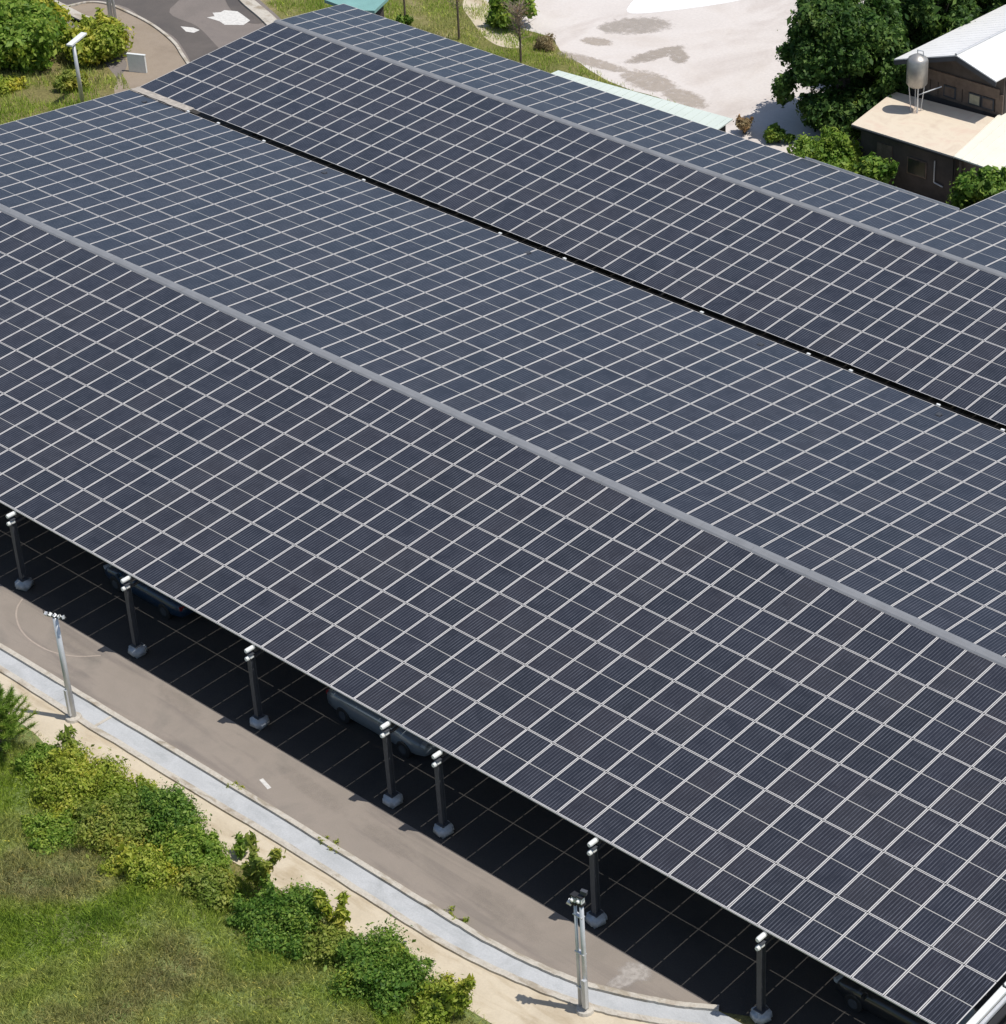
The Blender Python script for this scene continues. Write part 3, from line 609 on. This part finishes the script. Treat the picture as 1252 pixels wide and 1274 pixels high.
for i in range(14):
    t = i / 13; m.bar(rel((8.05 + 5.9 * t, 35.02 + .28 * t, 3.07 - .3 * t)), rel((7.0 + 7.0 * t, 40.85 + .3 * t, 3.235 - .27 * t)), .03, .02)
m.build('roof', M['creamroof'], r)
m = MB(); 
for x, y in ((8.3, 35.3), (11, 35.5), (13.8, 35.6), (13.8, 41)): m.box(rel((x, y, 1.38)), (0.14, 0.14, 2.76))
m.build('post', M['woodwall'], r)
m = MB(); m.box(rel((11, 37.5, 1.3)), (5.2, 0.12, 2.6)); m.build('wall', M['darkwall'], r)
r = empty('barn', (4.5, 43, 0), 'wooden barn with bright white gabled sheet roof behind the tan roofed house', 'barn'); B = Vector((4.5, 43, 0))
xl, xa, xr = 1.2, 5.0, 7.45; ze, za, zr_ = 5.0, 6.2, 5.45; y0, y1 = 39.25, 54.0
m = MB(); slab(m, [rel((xl, y0, ze)), rel((xa, y0, za)), rel((xa, y1, za)), rel((xl, y1, ze))], 0.07)
for i in range(30): 
    y = y0 + .25 + i * .49; m.bar(rel((xl + .02, y, ze + .005)), rel((xa - .12, y, za - .033)), .03, .012)
m.build('roof', M['whiteroof'], r)
m = MB(); slab(m, [rel((xa, y0, za)), rel((xr, y0, zr_)), rel((xr, y1, zr_)), rel((xa, y1, za))], 0.07)
for i in range(30):
    y = y0 + .25 + i * .49; m.bar(rel((xa + .12, y, za - .033)), rel((xr - .02, y, zr_ + .005)), .03, .012)
m.build('roof', M['whiteroof'], r)
m = MB(); m.tube([rel((xa, y0 - .01, za + .02)), rel((xa, y1, za + .02))], .07, 8); m.build('ridge_cap', M['galv'], r)
yw = 40.4
m = MB(); vs = [rel(p) for p in ((1.5, yw, 0), (7.2, yw, 0), (7.2, yw, zr_ - .1), (5.0, yw, za - .12), (1.5, yw, ze - .05), (1.5, yw + .15, 0), (7.2, yw + .15, 0), (7.2, yw + .15, zr_ - .1), (5.0, yw + .15, za - .12), (1.5, yw + .15, ze - .05))]
m.add(vs, [(0, 1, 2, 3, 4), (9, 8, 7, 6, 5), (0, 5, 6, 1), (1, 6, 7, 2), (2, 7, 8, 3), (3, 8, 9, 4), (4, 9, 5, 0)])
m.box(rel((1.56, 47, 2.4)), (.12, 13, 4.8)); m.box(rel((7.14, 47, 2.5)), (.12, 13, 5.0)); m.box(rel((4.35, 53.5, 2.4)), (5.5, .12, 4.8)); m.build('wall', M['darkwall'], r)
m = MB(); m.bar(rel((xl, y0 + .02, ze - .19)), rel((xa, y0 + .02, za - .19)), .05, .24); m.bar(rel((xa, y0 + .02, za - .19)), rel((xr, y0 + .02, zr_ - .19)), .05, .24); m.build('fascia', M['steel'], r)
m = MB(); m.box(rel((4.4, yw - .06, 4.25)), (5.2, .08, .55))
for i in range(11): m.box(rel((2.0 + .5 * i, yw - .035, 3.75)), (.44, .05, 1.0))
m.box(rel((4.4, yw - .05, 3.2)), (5.4, .06, .12)); m.build('board_panel', M['woodwall'], r)
for x in (5.55, 6.35, 4.0):
    m = MB(); m.box(rel((x, yw - .09, 3.62)), (.74, .06, .62)); f_ = m.build('window', M['steel'], r)
    q = MB(); q.box(rel((x, yw - .125, 3.62)), (.60, .02, .48)); q.build('pane', M['pane'] if x > 5 and x < 6 else M['woodwall'], f_)
r = empty('water_tank', (3.35, 38.3, 3.08), 'stainless steel water tank on a thin stand at the back of the tan roof', 'water tank')
m = MB(); m.tube([(0, 0, 1.25), (0, 0, 1.35), (0, 0, 1.5), (0, 0, 2.72), (0, 0, 2.85), (0, 0, 2.98), (0, 0, 3.05)], [.2, .42, .54, .54, .46, .25, .08], 24); m.build('tank_shell', M['stainless'], r, smooth=True)
for a in range(4):
    t = math.pi / 4 + a * math.pi / 2; m = MB(); m.tube([(.25 * math.cos(t), .25 * math.sin(t), 0), (.40 * math.cos(t), .40 * math.sin(t), 1.4)], .025, 6); m.build('leg', M['galv'], r)
m = MB(); m.tube([(.2, -.15, 0), (.2, -.15, 1.3)], .04, 8); m.tube([(.2, -.15, .95), (.9, .9, 1.25)], .03, 8); m.build('pipe', M['galv'], r)
m = MB(); m.tube([(-.15, .2, 2.9), (-.1, .1, 3.2), (.25, .1, 3.22), (.3, .1, 2.85)], .03, 8); m.build('inlet_pipe', M['galv'], r)
# mint roofed store behind far eave
r = empty('mint_roof_store', (-9, 31, 0), 'long low store with pale mint sheet roof along the back of the far canopy', 'store'); B = Vector((-9, 31, 0))
m = MB(); slab(m, [rel((-14.5, 29.1, 2.95)), rel((-2.9, 29.5, 2.95)), rel((-3.25, 31.75, 3.0)), rel((-14.4, 30.8, 3.0))], 0.06)
for i in range(22):
    t = (i + .5) / 22; m.bar(rel((-14.5 + 11.6 * t, 29.12 + .4 * t, 2.962)), rel((-14.4 + 11.1 * t, 30.78 + .93 * t, 3.012)), .025, .012)
m.build('roof', M['mint'], r)
m = MB(); m.box(rel((-8.9, 30.6, 1.4)), (11.0, .1, 2.8)); m.box(rel((-3.4, 30.3, 1.4)), (.1, 2.0, 2.8)); m.build('wall', M['darkwall'], r)
r = empty('teal_kiosk', (-28.8, 31.0, 0), 'small kiosk with flat teal roof at the far corner of the far canopy', 'kiosk'); B = Vector((-28.8, 31.0, 0))
m = MB(); slab(m, [rel((-30.6, 29.1, 3.5)), rel((-28.2, 29.1, 3.45)), rel((-27.3, 29.8, 3.45)), rel((-28.1, 31.6, 3.5)), rel((-30.8, 31.8, 3.5))], .18); m.build('roof', M['teal'], r)
m = MB(); m.box(rel((-29.1, 30.3, 1.66)), (2.2, 1.6, 3.3)); m.build('wall', M['darkwall'], r)
r = empty('low_wall', (-37.4, 21.1, 0), 'short white concrete wall panel below the yellow green hedge', 'wall')
m = MB(); m.bar((-.45, -.3, .5), (.5, .15, .5), .14, 1.0); m.build('panel', M['whitesteel'], r)
m = MB(); m.bar((-.47, -.31, 1.03), (.52, .16, 1.03), .18, .06); m.build('coping', M['whitesteel'], r)
# ------------------------------------------------------------------ vegetation
def leaves(centers, radii, n, size, seed, shell=0.55, up=0.35, aspect=1.9, droop=0.0):
    rg = np.random.default_rng(seed); cs = np.array(centers, float); rs = np.array(radii, float)
    if rs.ndim == 1: rs = np.stack([rs, rs, rs * 0.85], 1)
    w_ = rs.prod(1) ** (2 / 3); k = rg.choice(len(cs), n, p=w_ / w_.sum())
    dv = rg.normal(size=(n, 3)); dv /= np.linalg.norm(dv, axis=1)[:, None]
    rad = (shell + (1 - shell) * rg.random(n) ** 0.7) * (1 + rg.normal(0, 0.10, n)) * np.where(rg.random(n) < .12, 1 + .45 * rg.random(n), 1.0)
    lump = 1 + 0.16 * np.sin(dv[:, 0] * 5 + k) * np.sin(dv[:, 1] * 6 + k * 2) + 0.12 * np.sin(dv[:, 2] * 9 + k * 3)
    p = cs[k] + dv * rs[k] * (rad * lump)[:, None]
    nrm = dv * 0.8 + rg.normal(0, 0.55, (n, 3)) + np.array([0, 0, up]); nrm /= np.linalg.norm(nrm, axis=1)[:, None]
    t = np.cross(nrm, rg.normal(size=(n, 3))); t /= np.linalg.norm(t, axis=1)[:, None]; t[:, 2] -= droop
    b = np.cross(nrm, t); s = size * np.exp(rg.normal(-0.05, 0.42, n))
    a1 = p + t * (s * aspect / 2)[:, None]; a2 = p - t * (s * aspect / 2)[:, None]
    b1 = p + b * (s / 2)[:, None] + nrm * (s * .12)[:, None]; b2 = p - b * (s / 2)[:, None] + nrm * (s * .12)[:, None]
    V = np.stack([a1, b1, a2, b2], 1)
    return V[p[:, 2] > 0.02]
def leaf_obj(name, V, mat, parent):
    n = len(V); me = bpy.data.meshes.new(name)
    me.vertices.add(n * 4); me.vertices.foreach_set('co', V.astype('f').ravel())
    me.loops.add(n * 4); me.loops.foreach_set('vertex_index', np.arange(n * 4, dtype='i'))
    me.polygons.add(n); me.polygons.foreach_set('loop_start', np.arange(0, n * 4, 4, dtype='i'))
    me.update(calc_edges=True); me.validate(); return link(name, me, mat, parent)
def shrub(x, y, w_, h, mat, label, n=6000, size=0.07, lobes=9, seed=0, cat='shrub', group=None, z=0.0, name='shrub', elong=1.0, rot=0.0):
    rg = random.Random(seed); r = empty(name, (x, y, z), label, cat, group)
    cs, rs = [], []
    for i in range(lobes):
        t = rg.uniform(0, 2 * math.pi); q = rg.uniform(0.1, 0.75) * w_
        lx, ly = q * math.cos(t) * elong, q * math.sin(t)
        cx, cy = lx * math.cos(rot) - ly * math.sin(rot), lx * math.sin(rot) + ly * math.cos(rot)
        zz = h * rg.uniform(0.25, 0.78) * (1.05 - 0.45 * q / w_); rr = w_ * rg.uniform(0.25, 0.5)
        cs.append((cx, cy, zz)); rs.append((rr, rr, min(rr * 0.9, h - zz if h - zz > .15 else .15)))
    for i in range(lobes):      # loose shoots that break the outline
        c_ = cs[i % lobes]; t = rg.uniform(0, 6.28); q = rg.uniform(.5, 1.15) * rs[i % lobes][0]
        cs.append((c_[0] + q * math.cos(t), c_[1] + q * math.sin(t), c_[2] + rs[i % lobes][2] * rg.uniform(.2, 1.0))); a_ = w_ * rg.uniform(.07, .15); rs.append((a_, a_, a_ * rg.uniform(1.2, 2.6)))
    leaf_obj('foliage', leaves(cs, rs, n, size, seed + 1, shell=.3), M[mat], r)
    st = MB()
    for c_ in cs[:7]:
        st.tube([(c_[0] * .15, c_[1] * .15, -0.05), (c_[0] * .6, c_[1] * .6, c_[2] * .5), c_], [.035, .025, .01], 6)
    st.build('stem', M['bark'], r)
    return r
def tree(x, y, h, rad, mat, label, n=26000, size=0.13, lobes=22, seed=0, group=None, low=0.15, name='tree', cat='tree', trunk=0.2):
    rg = random.Random(seed); r = empty(name, (x, y, 0), label, cat, group)
    cs, rs = [], []
    for i in range(lobes * 2):
        zf = rg.uniform(low, 0.92); pr = rad * (1.0 - 0.55 * abs(zf - 0.42) / 0.55) * 0.8
        t = rg.uniform(0, 2 * math.pi); q = pr * math.sqrt(rg.uniform(0.1, 1.25)); rr = rad * rg.uniform(0.10, 0.34)
        cs.append((q * math.cos(t), q * math.sin(t), zf * h)); rs.append((rr, rr, rr * rg.uniform(.7, 1.1)))
    for i in range(lobes):
        t = rg.uniform(0, 6.28); zf = rg.uniform(low + .1, 1.02); pr = rad * (1.04 - 0.6 * abs(zf - 0.42) / 0.6); a_ = rad * rg.uniform(.05, .13)
        cs.append((pr * math.cos(t), pr * math.sin(t), zf * h)); rs.append((a_ * 1.3, a_ * 1.3, a_ * rg.uniform(1.2, 2.8)))
    leaf_obj('crown', leaves(cs, rs, n, size, seed + 5, shell=0.35), M[mat], r)
    tk = MB(); tk.tube([(0, 0, -.1), (.05, .03, h * .25), (-.04, .05, h * .55), (0.02, 0, h * .8)], [trunk, trunk * .8, trunk * .5, trunk * .15], 9)
    tk.build('trunk', M['bark'], r, smooth=True)
    lb = MB()
    for c_ in cs[:12]: lb.tube([(0, 0, h * rg.uniform(.15, .5)), (c_[0] * .5, c_[1] * .5, c_[2] * .75), c_], [trunk * .35, trunk * .22, .02], 6)
    lb.build('limbs', M['bark'], r)
    return r
def sapling(x, y, h, rad, nt_, label, seed):
    rg = random.Random(seed); r = empty('sapling', (x, y, 0), label, 'sapling', 'bare saplings behind the far canopy')
    tk = MB(); tk.tube([(0, 0, -.1), (.03, .02, h * .4), (-.03, .04, h * .75), (0, 0, h)], [.075, .06, .035, .01], 7); tk.build('trunk', M['bark'], r)
    br = MB(); cs = []
    for i in range(nt_):
        z0 = rg.uniform(.38, .95) * h; t = rg.uniform(0, 6.28); ln = rad * rg.uniform(.4, 1.0); e_ = Vector((ln * math.cos(t), ln * math.sin(t), z0 + ln * rg.uniform(.5, 1.1)))
        mid_ = Vector((0, 0, z0)).lerp(e_, .5) + Vector((rg.uniform(-.08, .08), rg.uniform(-.08, .08), 0)); br.tube([(0, 0, z0), mid_, e_], [.02, .012, .005], 5)
        for q in range(4):
            d2 = Vector((rg.gauss(0, .2), rg.gauss(0, .2), rg.gauss(.15, .15))); br.tube([mid_, mid_ + d2], [.009, .004], 4)
        cs.append(tuple(e_))
    br.build('branches', M['twig'], r); leaf_obj('leaves', leaves(cs, [(.16, .16, .14)] * len(cs), nt_ * 3, .045, seed, shell=.1), M['leaf_brown'], r)
# top right
tree(-2.5, 40.1, 7.4, 3.6, 'leaf_tree', 'big dark green tree between the pale lot and the tan roofed house', 95000, 0.115, 44, 21, low=.08, trunk=.3)
tree(-3.6, 46.5, 8.0, 3.3, 'leaf_tree', 'dark green tree behind the big tree beside the pale lot', 56000, 0.12, 30, 22, 'dark trees along the left side of the barn')
tree(-0.8, 45.8, 7.4, 2.4, 'leaf_tree', 'dark green tree squeezed between barn roof and the tree behind', 42000, 0.12, 24, 23, 'dark trees along the left side of the barn')
tree(-1.2, 50.8, 8.2, 3.2, 'leaf_tree', 'dark tree beyond the left eave of the white barn roof, behind the other two', 50000, 0.12, 30, 24, 'dark trees along the left side of the barn')
tree(-6.0, 52.5, 7.5, 3.4, 'leaf_tree', 'leftmost of the dark trees cut by the top edge behind the big tree', 46000, 0.12, 28, 27, 'dark trees along the left side of the barn')
tree(2.5, 57.5, 8.2, 3.4, 'leaf_green', 'brighter green tree at the far end of the white barn roof', 30000, 0.15, 22, 25)
shrub(1.2, 34.0, 1.8, 3.1, 'leaf_green', 'bright green bush in front of the tan roofed house wall', 22000, 0.085, 16, 31)
shrub(3.6, 34.2, 1.3, 2.6, 'leaf_dark', 'dark bush against the dark house wall just behind the canopy', 8000, 0.11, 10, 32)
shrub(-3.9, 36.3, 0.7, 1.0, 'leaf_dark', 'small dark round shrub in the shade at the foot of the big tree', 4500, 0.10, 8, 33)
shrub(-6.0, 36.0, 0.55, 1.0, 'leaf_brown', 'dry orange brown shrub at the end of the mint roof', 7000, 0.05, 8, 34)
r = shrub(10.3, 34.6, 1.5, 4.2, 'leaf_dark', 'green bush in front of the cream roofed shed at the right edge', 12000, 0.12, 14, 35)
sapling(-21.9, 35.5, 3.4, 1.0, 80, 'bare sapling nearest the mint roof, with sparse pinkish twigs', 41)
sapling(-27.1, 35.8, 4.6, 0.7, 34, 'bare sapling standing left of the round green bush on the lawn', 42)
sapling(-31.1, 35.4, 3.8, 0.7, 24, 'bare sapling nearest the teal kiosk with a dark shrubby base', 43)
shrub(-26.2, 39.4, 1.5, 2.3, 'leaf_green', 'round green bush between two bare saplings on the lawn', 12000, 0.12, 14, 44)
shrub(-31.0, 35.0, 0.7, 0.9, 'leaf_dark', 'low dark shrub at the foot of the sapling nearest the kiosk', 3000, 0.10, 7, 45)
shrub(-22.6, 38.0, 0.8, 0.7, 'leaf_brown', 'low reddish dry shrub at the edge of the pale lot', 6000, 0.045, 7, 46)
shrub(-9.6, 35.4, 0.8, 0.5, 'leaf_olive', 'low scrubby weeds between mint roof and pale lot', 2500, 0.08, 7, 47, 'weeds')
shrub(-31.3, 33.6, 0.6, 0.8, 'leaf_yellow', 'small yellow flowering shrub beside the short marker post', 3000, 0.09, 7, 48)
# top left
shrub(-44.0, 17.8, 3.0, 3.4, 'leaf_green', 'large green shrub mass left of the street lamp', 26000, 0.13, 20, 51)
shrub(-46.3, 20.8, 2.4, 2.8, 'leaf_yellow', 'sunlit yellow green shrub behind the large green shrub mass', 16000, 0.13, 14, 52)
shrub(-40.4, 20.9, 2.0, 2.6, 'leaf_yellow', 'rounded yellow green shrub right of the street lamp', 18000, 0.12, 16, 53)
shrub(-43.6, 14.2, 1.1, 2.2, 'leaf_green', 'green shrub cut by the left edge below the large shrub mass', 7000, 0.12, 10, 54)
shrub(-38.3, 17.2, 0.9, 1.1, 'leaf_olive', 'low olive weeds around the foot of the street lamp', 4500, 0.08, 9, 55, 'weeds')
shrub(-41.0, 14.6, 1.2, 0.6, 'leaf_yellow', 'low yellow weeds at the left edge by the canopy corner', 4500, 0.08, 9, 56, 'weeds')
# near hillside shrubs
def hs(x, y, w_, h, mat, label, n, seed, size=0.046, lobes=12, **k):
    return shrub(x, y, w_, h, mat, label, int(n * 1.35), size, lobes, seed, z=hill_z(x, y) - .03, **k)
hs(11.9, -20.5, 1.5, 1.35, 'leaf_yellow', 'broad yellow green bush on the slope right of the young pine', 30000, 61, lobes=26, elong=1.5, rot=-.4)
hs(14.6, -21.4, 1.4, 1.15, 'leaf_olive', 'olive bush between the yellow bush and the dark leafy bush', 20000, 62, lobes=20, elong=1.4)
hs(15.4, -19.9, 1.25, 1.5, 'leaf_dark', 'dark leafy bush at the edge of the sandy path', 24000, 63, lobes=24, elong=1.2)
hs(17.5, -20.5, 1.2, 1.1, 'leaf_green', 'bright green bush below the dark leafy bush', 20000, 64, lobes=20, elong=1.2)
hs(19.2, -21.2, 1.1, 0.8, 'leaf_olive', 'olive scrub in front of the tall weed with bare stem', 11000, 65, lobes=16)
hs(21.7, -20.5, 1.4, 1.15, 'leaf_dark', 'dark feathery bush halfway down the slope edge', 26000, 66, lobes=24, elong=1.5, rot=-.1)
hs(24.2, -20.2, 1.1, 0.85, 'leaf_olive', 'olive scrub between the two dark feathery bushes', 12000, 67, lobes=16)
hs(26.2, -20.2, 1.5, 1.2, 'leaf_dark', 'largest dark feathery bush near the bottom of the slope', 28000, 68, lobes=24, elong=1.4, rot=-.1)
hs(28.7, -20.2, 1.1, 0.9, 'leaf_yellow', 'yellow green scrub at the bottom edge of the photo', 14000, 69, lobes=16)
hs(13.1, -19.75, 1.1, 0.9, 'leaf_yellow', 'small yellow bush touching the sandy path behind the broad yellow bush', 14000, 70, lobes=16, elong=1.3)
hs(9.7, -20.3, 1.0, 0.7, 'leaf_green', 'low green scrub between young pine and broad yellow bush', 11000, 71, lobes=14)
hs(17.3, -22.0, 1.2, 0.7, 'leaf_yellow', 'low yellow scrub below the olive bush', 13000, 72, lobes=16)
hs(13.2, -22.6, 1.2, 0.6, 'leaf_green', 'low green scrub in the grass below the broad yellow bush', 11000, 73, lobes=16)
for q, (x, y, lb) in enumerate(((25.7, -16.62, 'tuft of weeds on the kerb lip above the drain, rightmost of three'), (20.1, -16.72, 'tuft of weeds on the kerb lip above the drain, middle of three'), (15.3, -16.7, 'tuft of weeds on the kerb lip above the drain, leftmost of three'))):
    shrub(x, y, .26, .10, 'leaf_yellow', lb, 500, .028, 8, 300 + q, 'weeds', name='weed_tuft', elong=2.6)
def weed(x, y, h, lean, label, mat, seed, n=420, size=.07, sw=.42):
    rg = random.Random(seed); z = hill_z(x, y); r = empty('weed_sapling', (x, y, z), label, 'weed')
    st = MB(); cs = []; rs = []
    for i in range(5):
        t = rg.uniform(0, 6.28); l_ = rg.uniform(.55, 1) * h; tip = (lean[0] * l_ + sw * math.cos(t), lean[1] * l_ + sw * math.sin(t), l_)
        st.tube([(0, 0, -.05), (tip[0] * .35, tip[1] * .35, l_ * .5), tip], [.022, .016, .006], 5)
        for q in (.45, .6, .75, .9, 1.0):
            cs.append((tip[0] * q ** 1.3, tip[1] * q ** 1.3, l_ * q)); rs.append((.17, .17, .12))
    leaf_obj('foliage', leaves(cs, rs, n, size, seed, shell=.1, aspect=2.6), M[mat], r); st.build('stem', M['twig'], r)
weed(10.4, -19.35, 1.35, (-.1, 0), 'thin pale weed standing on the sand behind the young pine', 'leaf_olive', 81, 700)
weed(20.0, -19.7, 2.0, (.1, .1), 'tall weed with a tufted top leaning over the sandy path', 'leaf_olive', 82, 1500, .075, .5)
weed(18.2, -18.95, 0.75, (.1, .1), 'small round leafed weed on the sand behind the bright green bush', 'leaf_green', 83, 500, sw=.15)
weed(23.3, -19.45, 1.5, (-.1, .05), 'upright yellow green weed between the two dark feathery bushes', 'leaf_yellow', 84, 1300)
weed(28.9, -19.9, 1.6, (.1, .1), 'bent yellow green weed nearest the bottom edge', 'leaf_yellow', 85, 1200)
weed(17.1, -22.1, 1.0, (0, 0), 'slender weed among the low yellow scrub', 'leaf_yellow', 86, 300)
def pine(x, y, h, label, seed):
    z = hill_z(x, y); r = empty('young_pine', (x, y, z), label, 'pine'); rg = random.Random(seed)
    tk = MB(); tk.tube([(0, 0, -.1), (0, 0, h)], [.07, .02], 8); tk.build('trunk', M['bark'], r); V = []
    br = MB(); k = 0
    for i in range(80):
        zz = rg.uniform(.12, .97) * h; t = rg.uniform(0, 6.28); ln = (1.2 - zz / h) * h * .48 * rg.uniform(.7, 1.1)
        tip = Vector((ln * math.cos(t), ln * math.sin(t), zz + ln * .55)); base = Vector((0, 0, zz)); br.tube([base, tip], [.018, .006], 5)
        for q in range(260):
            s = rg.uniform(.25, 1.03); p = base.lerp(tip, s); d_ = (tip - base).normalized() * .6 + Vector((rg.gauss(0, .6), rg.gauss(0, .6), rg.gauss(.25, .5))); d_.normalize()
            e_ = p + d_ * rg.uniform(.13, .24); sd = d_.cross(Vector((rg.random(), rg.random(), rg.random()))).normalized() * .011
            V.append([p - sd, p + sd, e_ + sd * .3, e_ - sd * .3])
    leaf_obj('needles', np.array([[tuple(a) for a in q] for q in V]), M['leaf_green'], r); br.build('branches', M['bark'], r)
pine(7.9, -20.7, 2.7, 'young pine with upswept shoots cut by the left edge', 91)
# long grass on the slope (beyond counting)
n = 420000; rg = np.random.default_rng(5)
gx = rg.uniform(1, 36, n); gy = -19.2 + .35 * np.sin(gx * 1.9) * np.sin(gx * .73 + 1) - 12.5 * rg.random(n) ** 0.85
keep = (gy > -19.0 - (gx + 1) * 0.62) & (gy > -19.3 - (38 - gx) * 1.0)
clump = np.sin(gx * 2.1 + np.sin(gy * 1.7) * 2) * np.sin(gy * 2.6 + gx * .8)
keep &= rg.random(n) < 0.75 + 0.25 * clump
edge = np.clip((-19.25 - gy) / 0.8 + 0.15 * np.sin(gx * 3), 0.15, 1); keep &= rg.random(n) < edge + .2
gx, gy = gx[keep], gy[keep]; n = len(gx); gz = np.array([hill_z(a, b) for a, b in zip(gx, gy)]) - .02
ht = (0.12 + 0.17 * rg.random(n)) * (1 + .3 * clump[keep]) * (0.45 + .55 * edge[keep])
th = rg.uniform(0, 6.283, n); sw = 0.006 + 0.007 * rg.random(n); wx, wy = np.cos(th) * sw, np.sin(th) * sw
lx, ly = rg.normal(0.03, .12, n), rg.normal(-.02, .12, n)
base = np.stack([gx, gy, gz], 1); off_ = np.stack([wx, wy, 0 * wx], 1)
mid = base + np.stack([lx * .35, ly * .35, ht * .6], 1); tip = base + np.stack([lx, ly, ht], 1)
V = np.stack([base - off_, base + off_, mid + off_ * .8, tip, mid - off_ * .8], 1)
me = bpy.data.meshes.new('grass'); me.vertices.add(n * 5); me.vertices.foreach_set('co', V.astype('f').ravel())
me.loops.add(n * 5); me.loops.foreach_set('vertex_index', np.arange(n * 5, dtype='i'))
me.polygons.add(n); me.polygons.foreach_set('loop_start', np.arange(0, n * 5, 5, dtype='i')); me.update(calc_edges=True); me.validate()
go = link('grass', me, M['grass']); tag(go, 'long green and dry brown grass covering the slope', 'grass', kind='stuff')

n = 60000; gx = rg.uniform(-40, -4, n); gy = rg.uniform(30.8, 42, n)
ex = np.array([-40, -30.5, -28, -25.9, -23.2, -21.5, -19.3, -17, -15.2, -12, -10, -7.8, -4]); ey = np.array([43, 41.3, 40.6, 39.4, 39.4, 38.3, 37.6, 36.9, 36.6, 36.7, 36.2, 35.6, 34])
k_ = gy < np.interp(gx, ex, ey) + rg.normal(-.1, .22, n) - .35 * (rg.random(n) < .5) * rg.random(n)
k_ &= (np.sin(gx * 1.1 + 1) * np.sin(gy * 1.6) + rg.normal(0, .35, n)) > -.45; k_ &= gy > 30.6 + np.clip(-32 - gx, 0, 9) * .25
gx, gy = gx[k_], gy[k_]; n = len(gx); z0 = np.full(n, -.02); h_ = .08 + .16 * rg.random(n); th = rg.uniform(0, 6.283, n)
b0 = np.stack([gx, gy, z0], 1); o_ = np.stack([np.cos(th) * .02, np.sin(th) * .02, 0 * th], 1); tp = b0 + np.stack([rg.normal(0, .06, n), rg.normal(0, .06, n), h_], 1)
leafV = np.stack([b0 - o_, b0 + o_, tp + o_ * .2, tp - o_ * .2], 1)
n = 26000; g1 = rg.uniform(-50, -31, n); g2 = rg.uniform(10, 22, n)
k_ = (g2 < 21.5 - .55 * (g1 + 40)) & (g2 < 20.8) & ((np.sin(g1 * .9 + 2) * np.sin(g2 * 1.3) + rg.normal(0, .3, n)) > -.2)
g1, g2 = g1[k_], g2[k_]; n = len(g1); th = rg.uniform(0, 6.283, n); h_ = .12 + .25 * rg.random(n); b0 = np.stack([g1, g2, np.full(n, -.02)], 1)
o_ = np.stack([np.cos(th) * .025, np.sin(th) * .025, 0 * th], 1); tp = b0 + np.stack([rg.normal(0, .09, n), rg.normal(0, .09, n), h_], 1)
g2o = leaf_obj('verge_grass', np.stack([b0 - o_, b0 + o_, tp + o_ * .2, tp - o_ * .2], 1), M['grass'], None); tag(g2o, 'rough grass around the street lamp at the far left corner', 'grass', kind='stuff')
lg = leaf_obj('lawn_grass', leafV, M['grass'], None); tag(lg, 'short patchy grass on the lawn strip behind the far canopy', 'grass', kind='stuff')
